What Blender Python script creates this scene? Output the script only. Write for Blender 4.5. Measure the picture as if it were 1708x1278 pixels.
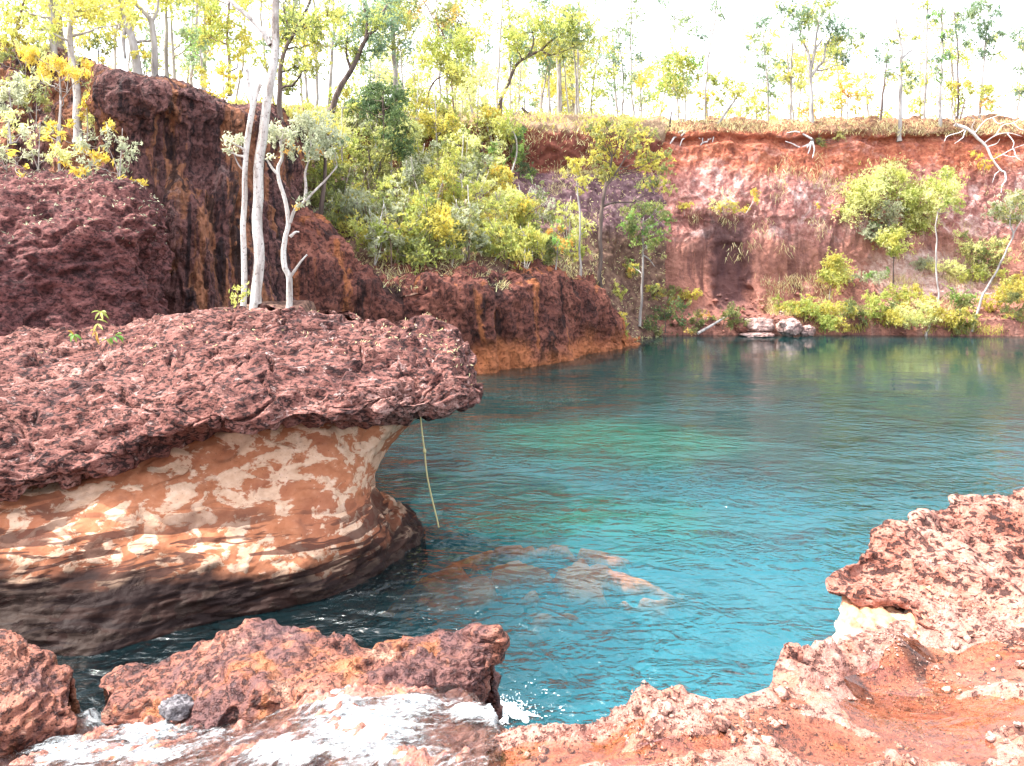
import bpy, math, random
import numpy as np

# ------------------------------------------------------------------ camera, sky, sun, exposure
for _o in list(bpy.data.objects):
    bpy.data.objects.remove(_o)
SC = bpy.context.scene
COL = SC.collection
EYE = 3.0                        # eye height over the pool, metres
FOC = 1290.0                     # focal length in photograph pixels
HOR = 430.0                      # horizon row of the photograph
cam_data = bpy.data.cameras.new('camera')
cam = bpy.data.objects.new('camera', cam_data)
COL.objects.link(cam)
cam.location = (0, 0, EYE)
cam.rotation_euler = (math.radians(90), 0, 0)
cam_data.sensor_width = 36.0
cam_data.lens = 36.0 * FOC / 1708.0
cam_data.shift_y = -(639.0 - HOR) / 1708.0
cam_data.clip_start = 0.05
cam_data.clip_end = 2000
SC.camera = cam

SUN_DIR = np.array([-0.98, -0.03, 0.0])
SUN_DIR[:2] /= np.linalg.norm(SUN_DIR[:2])
SUN_EL = math.radians(56)
world = bpy.data.worlds.new('World')
SC.world = world
world.use_nodes = True
wn, wl = world.node_tree.nodes, world.node_tree.links
wn.clear()
w_out = wn.new('ShaderNodeOutputWorld')
w_bg = wn.new('ShaderNodeBackground')
w_bg.inputs['Strength'].default_value = 0.15
w_sky = wn.new('ShaderNodeTexSky')
w_sky.sky_type = 'NISHITA'
w_sky.sun_disc = False
w_sky.sun_elevation = SUN_EL
w_sky.sun_rotation = math.atan2(SUN_DIR[0], SUN_DIR[1])
w_sky.air_density = 1.0
w_sky.dust_density = 4.0
w_sky.ozone_density = 1.0
w_hs = wn.new('ShaderNodeHueSaturation')      # thin white haze over the whole sky
w_hs.inputs['Saturation'].default_value = 0.45
wl.new(w_sky.outputs[0], w_hs.inputs['Color'])
w_mx = wn.new('ShaderNodeMix')               # even bright white added to the sky for fill and water glare
w_mx.data_type = 'RGBA'
w_mx.inputs[0].default_value = 0.28
w_mx.inputs[7].default_value = (8.5, 8.8, 9.2, 1)
wl.new(w_hs.outputs[0], w_mx.inputs[6])
wl.new(w_mx.outputs[2], w_bg.inputs[0])
wl.new(w_bg.outputs[0], w_out.inputs[0])
sun_data = bpy.data.lights.new('sun', 'SUN')
sun_data.energy = 2.5
sun_data.angle = math.radians(0.5)
sun_data.color = (1.0, 0.95, 0.87)
sun = bpy.data.objects.new('sun', sun_data)
COL.objects.link(sun)
_h = math.cos(SUN_EL)
from mathutils import Vector
_sd = Vector((SUN_DIR[0]*_h, SUN_DIR[1]*_h, math.sin(SUN_EL)))
sun.rotation_euler = _sd.to_track_quat('Z', 'Y').to_euler()
sun.location = (-20, -10, 40)
SC.view_settings.view_transform = 'Standard'
SC.view_settings.look = 'None'
SC.view_settings.exposure = 2.08
SC.view_settings.gamma = 1.0
SC.render.engine = 'CYCLES'
SC.cycles.use_denoising = True
SC.cycles.max_bounces = 8
SC.cycles.diffuse_bounces = 3
SC.cycles.glossy_bounces = 3
SC.cycles.transmission_bounces = 4
SC.cycles.transparent_max_bounces = 8
SC.cycles.caustics_reflective = False
SC.cycles.caustics_refractive = False
SC.cycles.sample_clamp_indirect = 6.0

RNG = np.random.default_rng(7)
random.seed(7)

# ------------------------------------------------------------------ measuring helpers
def at(px, py, Y):
    """World point at depth Y that the photograph shows at (px, py)."""
    return np.array([(px - 854.0) / FOC * Y, Y, EYE - (py - HOR) / FOC * Y])

def at_z(px, py, z):
    """World point at height z that the photograph shows at (px, py) (below the horizon)."""
    return at(px, py, (EYE - z) * FOC / (py - HOR))

# ------------------------------------------------------------------ noise (numpy)
_prm = np.random.default_rng(3).permutation(256).astype(np.int64)
_prm = np.concatenate([_prm, _prm, _prm])
_grd = np.random.default_rng(4).normal(size=(256, 3))
_grd /= np.linalg.norm(_grd, axis=1, keepdims=True)
_jit = np.random.default_rng(5).random((256, 3))

def _hash(i, j, k):
    return _prm[(_prm[(_prm[i & 255] + j) & 255] + k) & 255]

def pnoise(p, seed=0):
    p = np.asarray(p, float).reshape(-1, 3) + seed * 17.31
    f0 = np.floor(p)
    i = f0.astype(np.int64)
    f = p - f0
    u = f * f * f * (f * (f * 6 - 15) + 10)
    out = 0
    for dx in (0, 1):
        wx = u[:, 0] if dx else 1 - u[:, 0]
        for dy in (0, 1):
            wy = u[:, 1] if dy else 1 - u[:, 1]
            for dz in (0, 1):
                wz = u[:, 2] if dz else 1 - u[:, 2]
                g = _grd[_hash(i[:, 0] + dx, i[:, 1] + dy, i[:, 2] + dz)]
                d = g[:, 0] * (f[:, 0] - dx) + g[:, 1] * (f[:, 1] - dy) + g[:, 2] * (f[:, 2] - dz)
                out = out + wx * wy * wz * d
    return out * 1.6

def fbm(p, octaves=4, gain=0.5, lac=2.03, seed=0):
    p = np.asarray(p, float)
    a, s, tot = 1.0, 1.0, 0
    for o in range(octaves):
        tot = tot + a * pnoise(p * s, seed + o)
        a *= gain
        s *= lac
    return tot

def billow(p, octaves=3, gain=0.5, seed=0):
    p = np.asarray(p, float)
    a, s, tot = 1.0, 1.0, 0
    for o in range(octaves):
        tot = tot + a * (np.abs(pnoise(p * s, seed + o)) * 2 - 0.5)
        a *= gain
        s *= 2.1
    return tot

def worley(p, seed=0):
    """Distance to the nearest jittered cell point."""
    p = np.asarray(p, float) + seed * 9.7
    i0 = np.floor(p).astype(np.int64)
    best = np.full(len(p), 9.0)
    for dx in (-1, 0, 1):
        for dy in (-1, 0, 1):
            for dz in (-1, 0, 1):
                c = i0 + np.array([dx, dy, dz])
                q = c + _jit[_hash(c[:, 0], c[:, 1], c[:, 2])]
                d = ((q - p) ** 2).sum(1)
                best = np.minimum(best, d)
    return np.sqrt(best)

def sstep(a, b, x):
    t = np.clip((x - a) / (b - a), 0, 1)
    return t * t * (3 - 2 * t)

# ------------------------------------------------------------------ lofted sheets
def cr(ctrl, n, axis):
    """Catmull-Rom resampling of a control array along one axis."""
    c = np.moveaxis(np.asarray(ctrl, float), axis, 0)
    k = c.shape[0]
    t = np.linspace(0, k - 1, n)
    i = np.minimum(t.astype(int), k - 2)
    f = (t - i).reshape((-1,) + (1,) * (c.ndim - 1))
    pad = np.concatenate([[2 * c[0] - c[1]], c, [2 * c[-1] - c[-2]]])
    p0, p1, p2, p3 = pad[i], pad[i + 1], pad[i + 2], pad[i + 3]
    r = 0.5 * (2 * p1 + (p2 - p0) * f + (2 * p0 - 5 * p1 + 4 * p2 - p3) * f ** 2 + (3 * p1 - p0 - 3 * p2 + p3) * f ** 3)
    return np.moveaxis(r, 0, axis)

def loft(ctrl, nv, nu):
    """ctrl[row][column] -> dense (nv, nu, 3) grid."""
    return cr(cr(np.asarray(ctrl, float), nv, 0), nu, 1)

def grid_normals(G):
    du = np.gradient(G, axis=1)
    dv = np.gradient(G, axis=0)
    n = np.cross(du, dv)
    return n / np.maximum(np.linalg.norm(n, axis=2, keepdims=True), 1e-9)

def mesh_from(verts, faces, name, loops=None):
    """faces: (m,4) or (m,3) int array, or a list of such arrays."""
    me = bpy.data.meshes.new(name)
    fl = faces if isinstance(faces, list) else [faces]
    fl = [np.asarray(f, np.int64) for f in fl if len(f)]
    nv = len(verts)
    me.vertices.add(nv)
    me.vertices.foreach_set('co', np.asarray(verts, np.float32).ravel())
    loops = np.concatenate([f.ravel() for f in fl])
    sizes = np.concatenate([np.full(len(f), f.shape[1]) for f in fl])
    starts = np.concatenate([[0], np.cumsum(sizes)[:-1]])
    me.loops.add(len(loops))
    me.loops.foreach_set('vertex_index', loops.astype(np.int32))
    me.polygons.add(len(sizes))
    me.polygons.foreach_set('loop_start', starts.astype(np.int32))
    me.polygons.foreach_set('loop_total', sizes.astype(np.int32))
    return me

def finish(me, name, mat, parent=None, smooth=True, origin=None):
    me.polygons.foreach_set('use_smooth', np.full(len(me.polygons), smooth))
    me.update(calc_edges=True)
    me.materials.append(mat)
    o = bpy.data.objects.new(name, me)
    COL.objects.link(o)
    if parent is not None:
        o.parent = parent
    return o

def grid_faces(nv, nu, wrap=False):
    idx = np.arange(nv * nu).reshape(nv, nu)
    if wrap:
        idx = np.concatenate([idx, idx[:, :1]], 1)
    return np.stack([idx[:-1, :-1], idx[:-1, 1:], idx[1:, 1:], idx[1:, :-1]], -1).reshape(-1, 4)

def sheet(name, G, mat, parent=None, base=None, flip=False, wrap=False):
    nv, nu = G.shape[:2]
    V = G.reshape(-1, 3)
    if base is not None:
        V = V - np.asarray(base)
    F = grid_faces(nv, nu, wrap)
    if flip:
        F = F[:, ::-1]
    return finish(mesh_from(V, F, name), name, mat, parent)

def tag(o, label=None, cat=None, group=None, kind=None):
    if label: o['label'] = label
    if cat: o['category'] = cat
    if group: o['group'] = group
    if kind: o['kind'] = kind
    return o

def thing(name, base, label, cat, group=None):
    o = bpy.data.objects.new(name, None)
    COL.objects.link(o)
    o.location = [float(v) for v in base]
    o.empty_display_size = 0.2
    return tag(o, label, cat, group)

class MB:
    """Collects tubes and faces, links them as one mesh object."""
    def __init__(self):
        self.v, self.f4, self.f3, self.n = [], [], [], 0
        self.tint = []
    def add(self, V, F, tint=None):
        F = np.asarray(F) + self.n
        (self.f4 if F.shape[1] == 4 else self.f3).append(F)
        self.v.append(np.asarray(V, float))
        self.n += len(V)
        if tint is not None:
            self.tint.append(tint)
    def tube(self, pts, radii, sides=6, cap=True):
        P = np.asarray(pts, float)
        R = np.broadcast_to(np.asarray(radii, float), (len(P),))
        T = np.gradient(P, axis=0)
        T /= np.maximum(np.linalg.norm(T, axis=1, keepdims=True), 1e-9)
        ref = np.array([0.31, 0.95, 0.05]) if abs(T[0][1]) < 0.9 else np.array([1.0, 0.1, 0.0])
        A = np.cross(T, ref); A /= np.maximum(np.linalg.norm(A, axis=1, keepdims=True), 1e-9)
        B = np.cross(T, A)
        a = np.linspace(0, 2 * math.pi, sides, endpoint=False)
        V = P[:, None] + R[:, None, None] * (np.cos(a)[None, :, None] * A[:, None] + np.sin(a)[None, :, None] * B[:, None])
        F = grid_faces(len(P), sides, True)
        self.add(V.reshape(-1, 3), F)
        if cap:
            c = self.n - 1
            self.f3.append(np.array([[self.n - sides + k, self.n - sides + (k + 1) % sides, self.n - sides + 0] for k in range(1, sides - 1)]))
    def build(self, name, mat, parent=None, base=None, smooth=True):
        V = np.concatenate(self.v)
        if base is not None:
            V = V - np.asarray(base)
        fl = []
        if self.f4: fl.append(np.concatenate(self.f4))
        if self.f3: fl.append(np.concatenate(self.f3))
        me = mesh_from(V, fl, name)
        if self.tint:
            t = np.concatenate(self.tint)
            at_ = me.attributes.new('tint', 'FLOAT_COLOR', 'FACE')
            rgba = np.ones((len(t), 4), np.float32); rgba[:, :3] = t
            at_.data.foreach_set('color', rgba.ravel())
        return finish(me, name, mat, parent, smooth)

# ------------------------------------------------------------------ material helpers
class Mat:
    def __init__(self, name):
        self.m = bpy.data.materials.new(name)
        self.m.use_nodes = True
        self.t = self.m.node_tree
        self.t.nodes.clear()
        self.out = self.t.nodes.new('ShaderNodeOutputMaterial')
        self.pos = self.t.nodes.new('ShaderNodeNewGeometry').outputs['Position']
    def n(self, kind, **kw):
        nd = self.t.nodes.new(kind)
        for k, v in kw.items():
            setattr(nd, k, v)
        return nd
    def link(self, a, b):
        self.t.links.new(a, b)
    def put(self, sock, v):
        if hasattr(v, 'is_output') or isinstance(v, bpy.types.NodeSocket):
            self.link(v, sock)
        else:
            sock.default_value = v
    def scaled(self, s, rot=None, loc=None):
        mp = self.n('ShaderNodeMapping')
        self.link(self.pos, mp.inputs['Vector'])
        mp.inputs['Scale'].default_value = s if hasattr(s, '__len__') else (s, s, s)
        if rot: mp.inputs['Rotation'].default_value = rot
        if loc: mp.inputs['Location'].default_value = loc
        return mp.outputs[0]
    def noise(self, s, detail=4.0, rough=0.55, dist=0.0, vec=None, rot=None, loc=None):
        nd = self.n('ShaderNodeTexNoise')
        self.link(vec if vec is not None else self.scaled(s, rot, loc), nd.inputs['Vector'])
        nd.inputs['Scale'].default_value = 1.0
        nd.inputs['Detail'].default_value = detail
        nd.inputs['Roughness'].default_value = rough
        nd.inputs['Distortion'].default_value = dist
        return nd.outputs['Fac']
    def voronoi(self, s, feature='F1', rnd=1.0):
        nd = self.n('ShaderNodeTexVoronoi', feature=feature)
        self.link(self.scaled(s), nd.inputs['Vector'])
        nd.inputs['Scale'].default_value = 1.0
        nd.inputs['Randomness'].default_value = rnd
        return nd.outputs['Distance']
    def ramp(self, fac, stops, interp='LINEAR'):
        nd = self.n('ShaderNodeValToRGB')
        cr_ = nd.color_ramp
        cr_.interpolation = interp
        while len(cr_.elements) < len(stops):
            cr_.elements.new(0.5)
        for e, (p, c) in zip(cr_.elements, stops):
            e.position = p
            e.color = (c, c, c, 1) if not hasattr(c, '__len__') else (*c, 1)
        self.link(fac, nd.inputs['Fac'])
        return nd.outputs['Color']
    def mixc(self, fac, a, b, mode='MIX'):
        nd = self.n('ShaderNodeMix', data_type='RGBA', blend_type=mode)
        self.put(nd.inputs[0], fac)
        for s, v in ((nd.inputs[6], a), (nd.inputs[7], b)):
            if hasattr(v, '__len__') and not isinstance(v, bpy.types.NodeSocket): v = (*v, 1) if len(v) == 3 else v
            self.put(s, v)
        return nd.outputs[2]
    def math(self, op, a, b=None, clamp=False):
        nd = self.n('ShaderNodeMath', operation=op, use_clamp=clamp)
        self.put(nd.inputs[0], a)
        if b is not None: self.put(nd.inputs[1], b)
        return nd.outputs[0]
    def xyz(self):
        nd = self.n('ShaderNodeSeparateXYZ')
        self.link(self.pos, nd.inputs[0])
        return nd.outputs
    def bump(self, h, dist=0.02, strength=1.0, normal=None):
        nd = self.n('ShaderNodeBump')
        self.link(h, nd.inputs['Height'])
        nd.inputs['Distance'].default_value = dist
        nd.inputs['Strength'].default_value = strength
        if normal is not None: self.link(normal, nd.inputs['Normal'])
        return nd.outputs[0]
    def bsdf(self, color, rough=0.85, normal=None, spec=0.3, **kw):
        nd = self.n('ShaderNodeBsdfPrincipled')
        if hasattr(color, '__len__') and not isinstance(color, bpy.types.NodeSocket): color = (*color, 1)
        self.put(nd.inputs['Base Color'], color)
        self.put(nd.inputs['Roughness'], rough)
        nd.inputs['Specular IOR Level'].default_value = spec
        if normal is not None: self.link(normal, nd.inputs['Normal'])
        for k, v in kw.items(): self.put(nd.inputs[k], v)
        return nd.outputs[0]
    def done(self, shader):
        self.link(shader, self.out.inputs['Surface'])
        return self.m

def map01(M, fac, a, b):
    nd = M.n('ShaderNodeMapRange')
    nd.interpolation_type = 'SMOOTHSTEP'
    M.link(fac, nd.inputs[0])
    nd.inputs[1].default_value = a
    nd.inputs[2].default_value = b
    return nd.outputs[0]

def laterite(name, cols, s1=1.1, s2=7.0, pit=22.0, pit_dark=0.6, bump=0.03, streaks=None, pale=None, wet=None, rough=0.9, flat=1.5, foot=None):
    """Iron-crust rock: mottled reds, dark vugs, optional vertical run-off streaks and pale dust."""
    M = Mat(name)
    n1 = M.noise(s1, 4, 0.6)
    n2 = M.noise((s2, s2, s2 * flat), 6, 0.65, 0.5)
    n3 = M.noise((pit, pit, pit * flat), 4, 0.62, 0.3, loc=(1.7, 2.9, 5.1))
    n4 = M.noise(pit * 3.3, 2, 0.6)
    f = M.math('ADD', M.math('MULTIPLY', n1, 0.42), M.math('ADD', M.math('MULTIPLY', n2, 0.36), M.math('MULTIPLY', n4, 0.22)))
    k = len(cols)
    c = M.ramp(f, [(0.37 + 0.26 * i / (k - 1), cols[i]) for i in range(k)])
    # vugs: dark cavities of the spongy crust
    vug = map01(M, M.math('ADD', n3, M.math('MULTIPLY', M.math('SUBTRACT', n2, 0.5), 0.45)), 0.395, 0.475)
    c = M.mixc(M.math('MULTIPLY', M.math('SUBTRACT', 1.0, vug), pit_dark), c, (0.022, 0.011, 0.012))
    if pale:
        pc, pth, ps = pale
        pn = M.noise(ps, 6, 0.72, 0.6, loc=(3.3, 8.1, 1.7))
        c = M.mixc(M.math('MULTIPLY', map01(M, pn, pth, pth + 0.09), 0.8), c, pc)
    if streaks:
        for sc, seed, lo, hi, colr, amt in streaks:
            sn = M.noise((sc, sc, sc * 0.08), 5, 0.65, 0.5, loc=(seed, seed * 2, seed * .3))
            c = M.mixc(M.math('MULTIPLY', map01(M, sn, lo, hi), amt), c, colr)
    z = M.xyz()[2]
    r = rough
    if foot:                                           # orange foot, with warm sunlit bounce painted into the colour
        fz = M.math('ADD', z, M.math('MULTIPLY', M.math('SUBTRACT', n1, 0.5), 2.4))
        c = M.mixc(M.math('MULTIPLY', map01(M, fz, foot[2], foot[1]), 0.75), c, foot[0])
    if wet:                                            # dark water-stained band at the foot
        wn_ = M.math('ADD', z, M.math('MULTIPLY', M.math('SUBTRACT', n1, 0.5), wet[2]))
        wf = map01(M, wn_, wet[1], wet[0])
        c = M.mixc(M.math('MULTIPLY', wf, 0.9), c, wet[3])
        mr = M.n('ShaderNodeMapRange'); M.link(wf, mr.inputs[0]); mr.inputs[3].default_value = rough; mr.inputs[4].default_value = 0.3
        r = mr.outputs[0]
    c = M.mixc(map01(M, z, -0.02, -0.2), c, (0.022, 0.075, 0.078))      # dimming by the water's depth, painted onto submerged rock
    h = M.math('ADD', M.math('MULTIPLY', vug, 0.55), M.math('ADD', M.math('MULTIPLY', n2, 0.9), M.math('ADD', M.math('MULTIPLY', n3, 0.5), M.math('MULTIPLY', n4, 0.25))))
    return M.done(M.bsdf(c, r, M.bump(h, bump, 1.0), 0.25))

# ------------------------------------------------------------------ rock and ground materials
DARK = (0.030, 0.013, 0.013)
MAROON = (0.090, 0.030, 0.027)
RED = (0.20, 0.062, 0.042)
PINK = (0.36, 0.17, 0.14)
ORANGE = (0.42, 0.135, 0.045)
CREAM = (0.62, 0.41, 0.28)
M_CAP = laterite('iron_crust', [(0.030, 0.015, 0.016), (0.09, 0.036, 0.033), (0.17, 0.066, 0.054), (0.25, 0.115, 0.095), (0.40, 0.24, 0.21)], 1.1, 7.0, 17.0, 0.88, 0.055,
                 pale=((0.50, 0.34, 0.31), 0.585, 7.0), flat=1.9)
M_CLIFF = laterite('stained_cliff', [(0.035, 0.018, 0.018), (0.085, 0.038, 0.036), (0.14, 0.062, 0.056), (0.23, 0.11, 0.097)], 0.8, 5.0, 14.0, 0.55, 0.07,
                   streaks=[(1.5, 2.0, 0.52, 0.585, (0.33, 0.135, 0.065), 0.7), (2.1, 5.0, 0.52, 0.60, (0.014, 0.009, 0.011), 0.85), (2.6, 8.0, 0.62, 0.70, (0.34, 0.22, 0.20), 0.4)], flat=0.7)
M_MID = laterite('low_cliff', [(0.045, 0.018, 0.016), (0.12, 0.042, 0.033), (0.20, 0.071, 0.05), (0.29, 0.115, 0.08)], 0.7, 4.0, 11.0, 0.55, 0.07,
                 streaks=[(1.0, 3.0, 0.55, 0.62, (0.38, 0.13, 0.05), 0.75), (1.5, 6.0, 0.55, 0.63, (0.022, 0.012, 0.012), 0.85)], foot=((0.44, 0.15, 0.06), 0.0, 0.75), flat=0.8)
M_MOUND = laterite('dark_crust', [(0.034, 0.015, 0.016), (0.095, 0.036, 0.036), (0.165, 0.062, 0.057), (0.28, 0.125, 0.105)], 0.9, 6.0, 16.0, 0.6, 0.05)
def mid0(M, f):
    return M.ramp(f, [(0.36, (0.20, 0.075, 0.06)), (0.5, (0.34, 0.15, 0.12)), (0.62, (0.50, 0.29, 0.24))])

def far_material():
    """Sunlit cliff: orange-red raw earth under the rim, dusty pink middle, smooth brown-red run-off wall at the foot."""
    M = Mat('sunlit_cliff')
    z = M.xyz()[2]
    n1 = M.noise(0.4, 4, 0.6); n2 = M.noise((2.2, 2.2, 3.0), 6, 0.68, 0.5); n3 = M.noise(8.0, 4, 0.65, 0.3); n4 = M.noise(0.9, 5, 0.7, 0.8, loc=(5, 1, 2))
    f = M.math('ADD', M.math('MULTIPLY', n2, 0.6), M.math('MULTIPLY', n3, 0.4))
    top = M.ramp(f, [(0.36, (0.17, 0.055, 0.042)), (0.5, (0.37, 0.115, 0.065)), (0.64, (0.48, 0.21, 0.13))])
    top = M.mixc(M.math('MULTIPLY', map01(M, n4, 0.50, 0.62), 0.65), top, mid0(M, f))
    mid = M.ramp(f, [(0.36, (0.17, 0.068, 0.06)), (0.5, (0.31, 0.135, 0.115)), (0.62, (0.46, 0.26, 0.225))])
    low = M.ramp(f, [(0.36, (0.20, 0.085, 0.068)), (0.5, (0.28, 0.125, 0.095)), (0.64, (0.36, 0.17, 0.13))])
    mid = M.mixc(M.math('MULTIPLY', map01(M, n4, 0.50, 0.64), 0.8), mid, M.ramp(f, [(0.36, (0.36, 0.20, 0.18)), (0.5, (0.58, 0.40, 0.37)), (0.62, (0.70, 0.55, 0.52))]))
    zz = M.math('ADD', z, M.math('MULTIPLY', M.math('SUBTRACT', n1, 0.5), 2.4))
    c = M.mixc(map01(M, zz, 3.4, 4.3), low, mid)
    c = M.mixc(map01(M, zz, 6.1, 7.2), c, top)
    c = M.mixc(1.0, c, (1.22, 1.2, 1.2), 'MULTIPLY')
    for sc, seed, lo, hi, colr, amt, zt in ((0.9, 4.0, 0.53, 0.62, (0.10, 0.045, 0.045), 0.6, 5.0), (1.6, 9.0, 0.55, 0.63, (0.13, 0.06, 0.055), 0.6, 5.0), (1.2, 15.0, 0.57, 0.66, (0.44, 0.26, 0.21), 0.5, 5.0)):
        sn = M.noise((sc, sc, sc * 0.07), 5, 0.65, 0.4, loc=(seed, seed * 2, seed * .3))
        c = M.mixc(M.math('MULTIPLY', M.math('MULTIPLY', map01(M, sn, lo, hi), amt), map01(M, zz, zt + 1.5, zt - 1.5)), c, colr)
    xr = M.xyz()[0]                                      # bare pale rock low on the right
    xp = M.math('ADD', xr, M.math('MULTIPLY', M.math('SUBTRACT', n4, 0.5), 5.0))
    zp = M.math('ADD', z, M.math('MULTIPLY', M.math('SUBTRACT', n4, 0.5), 2.5))
    bare = M.math('MULTIPLY', M.math('MULTIPLY', map01(M, xp, 14.6, 15.8), map01(M, xp, 21.5, 19.0)), M.math('MULTIPLY', map01(M, zp, 1.0, 1.7), map01(M, zp, 3.6, 2.7)))
    c = M.mixc(M.math('MULTIPLY', bare, 0.8), c, M.ramp(f, [(0.38, (0.34, 0.17, 0.14)), (0.5, (0.56, 0.38, 0.34)), (0.62, (0.70, 0.56, 0.52))]))
    x = M.xyz()[0]                                       # shade of the recess, painted dark on the lower wall
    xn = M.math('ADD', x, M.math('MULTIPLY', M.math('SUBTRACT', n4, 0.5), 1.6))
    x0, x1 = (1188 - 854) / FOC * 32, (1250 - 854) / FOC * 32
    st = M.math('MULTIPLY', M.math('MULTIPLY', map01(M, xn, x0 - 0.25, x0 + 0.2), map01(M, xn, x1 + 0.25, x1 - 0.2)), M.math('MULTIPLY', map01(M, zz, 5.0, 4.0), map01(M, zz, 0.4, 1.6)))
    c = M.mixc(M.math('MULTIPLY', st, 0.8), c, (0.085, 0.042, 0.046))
    c = M.mixc(map01(M, z, -0.02, -0.2), c, (0.022, 0.075, 0.078))
    sod = M.math('ADD', z, M.math('MULTIPLY', M.math('SUBTRACT', n2, 0.5), 0.5))
    c = M.mixc(M.math('MULTIPLY', map01(M, sod, 8.40, 8.60), 0.8), c, M.ramp(n3, [(0.38, (0.10, 0.055, 0.035)), (0.6, (0.30, 0.20, 0.11))]))
    n8 = M.noise(22.0, 3, 0.65)
    c = M.mixc(M.math('MULTIPLY', map01(M, n8, 0.44, 0.34), 0.45), c, (0.09, 0.04, 0.035))
    h = M.math('ADD', M.math('MULTIPLY', n2, 1.0), M.math('ADD', M.math('MULTIPLY', n3, 0.6), M.math('MULTIPLY', n8, 0.3)))
    return M.done(M.bsdf(c, 0.92, M.bump(h, 0.14, 1.0), 0.2))
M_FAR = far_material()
M_SLOPE = laterite('litter_slope', [(0.05, 0.025, 0.022), (0.12, 0.06, 0.045), (0.20, 0.11, 0.075), (0.28, 0.16, 0.11)], 0.5, 3.0, 9.0, 0.4, 0.08)
M_PLAT = laterite('grassy_plateau', [(0.16, 0.11, 0.05), (0.26, 0.19, 0.08), (0.34, 0.26, 0.12), (0.40, 0.31, 0.16)], 0.3, 2.0, 6.0, 0.2, 0.05)
M_STONE = laterite('ledge_stone', [(0.16, 0.07, 0.055), (0.34, 0.16, 0.12), (0.46, 0.27, 0.22), (0.56, 0.38, 0.33)], 2.0, 14.0, 40.0, 0.5, 0.02, flat=1.0)
def ledge_material():
    """Pale gravelly crust where dry, smooth orange-red silt-stained rock where water stands on it."""
    M = Mat('wet_ledge')
    at_ = M.n('ShaderNodeAttribute'); at_.attribute_name = 'wet'
    n1 = M.noise(1.4, 4, 0.6); n2 = M.noise(9.0, 6, 0.68, 0.5); n3 = M.noise(34.0, 4, 0.65, 0.3); n4 = M.noise(3.5, 5, 0.7, 0.8, loc=(5, 1, 2)); n5 = M.noise(90, 2, 0.6)
    f = M.math('ADD', M.math('MULTIPLY', n2, 0.5), M.math('ADD', M.math('MULTIPLY', n3, 0.3), M.math('MULTIPLY', n5, 0.2)))
    dry = M.ramp(f, [(0.36, (0.16, 0.07, 0.055)), (0.45, (0.31, 0.14, 0.105)), (0.54, (0.42, 0.225, 0.18)), (0.66, (0.55, 0.37, 0.32))])
    dry = M.mixc(M.math('MULTIPLY', map01(M, n4, 0.50, 0.64), 0.7), dry, M.ramp(f, [(0.38, (0.26, 0.085, 0.045)), (0.6, (0.46, 0.20, 0.12))]))
    vug = map01(M, M.math('ADD', n3, M.math('MULTIPLY', M.math('SUBTRACT', n2, 0.5), 0.5)), 0.37, 0.44)
    dry = M.mixc(1.0, dry, (0.80, 0.76, 0.76), 'MULTIPLY')
    dry = M.mixc(M.math('MULTIPLY', M.math('SUBTRACT', 1.0, vug), 0.75), dry, (0.07, 0.03, 0.025))
    wetc = M.ramp(f, [(0.38, (0.18, 0.06, 0.04)), (0.47, (0.33, 0.12, 0.075)), (0.56, (0.42, 0.17, 0.11)), (0.66, (0.50, 0.25, 0.18))])
    wetc = M.mixc(M.math('MULTIPLY', map01(M, n4, 0.52, 0.64), 0.7), wetc, (0.20, 0.085, 0.09))
    n6 = M.noise((5, 14, 8), 5, 0.7, 1.0, loc=(9, 3, 4))
    wetc = M.mixc(M.math('MULTIPLY', map01(M, n6, 0.54, 0.66), 0.55), wetc, (0.24, 0.13, 0.13))
    wetc = M.mixc(M.math('MULTIPLY', map01(M, n5, 0.42, 0.34), 0.6), wetc, (0.12, 0.045, 0.03))
    wetc = M.mixc(M.math('MULTIPLY', map01(M, n6, 0.44, 0.34), 0.5), wetc, (0.50, 0.20, 0.06))
    wetc = M.mixc(1.0, wetc, (0.80, 0.86, 0.98), 'MULTIPLY')
    w = map01(M, M.math('ADD', at_.outputs['Fac'], M.math('MULTIPLY', M.math('SUBTRACT', n2, 0.5), 0.6)), 0.32, 0.58)
    c = M.mixc(w, dry, wetc)
    mr = M.n('ShaderNodeMapRange'); M.link(w, mr.inputs[0]); mr.inputs[3].default_value = 0.85; mr.inputs[4].default_value = 0.3
    z = M.xyz()[2]
    c = M.mixc(map01(M, z, -0.02, -0.2), c, (0.022, 0.075, 0.078))
    h = M.math('ADD', M.math('MULTIPLY', n2, 0.9), M.math('ADD', M.math('MULTIPLY', n3, 0.6), M.math('ADD', M.math('MULTIPLY', vug, 0.3), M.math('MULTIPLY', n5, 0.25))))
    bs = M.n('ShaderNodeMapRange'); M.link(w, bs.inputs[0]); bs.inputs[3].default_value = 1.0; bs.inputs[4].default_value = 0.7
    nd = M.n('ShaderNodeBump'); M.link(h, nd.inputs['Height']); nd.inputs['Distance'].default_value = 0.028; M.link(bs.outputs[0], nd.inputs['Strength'])
    return M.done(M.bsdf(c, mr.outputs[0], nd.outputs[0], 0.35))
M_LEDGE = ledge_material()
M_RAPID = laterite('stream_rock', [(0.05, 0.022, 0.02), (0.14, 0.052, 0.04), (0.25, 0.095, 0.06), (0.34, 0.165, 0.12)], 1.6, 9.0, 26.0, 0.75, 0.03,
                   pale=((0.46, 0.25, 0.17), 0.58, 4.0), streaks=[(1.6, 2.0, 0.50, 0.60, (0.085, 0.042, 0.045), 0.7), (2.2, 7.0, 0.55, 0.63, (0.42, 0.15, 0.05), 0.5)], rough=0.55)

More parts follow.
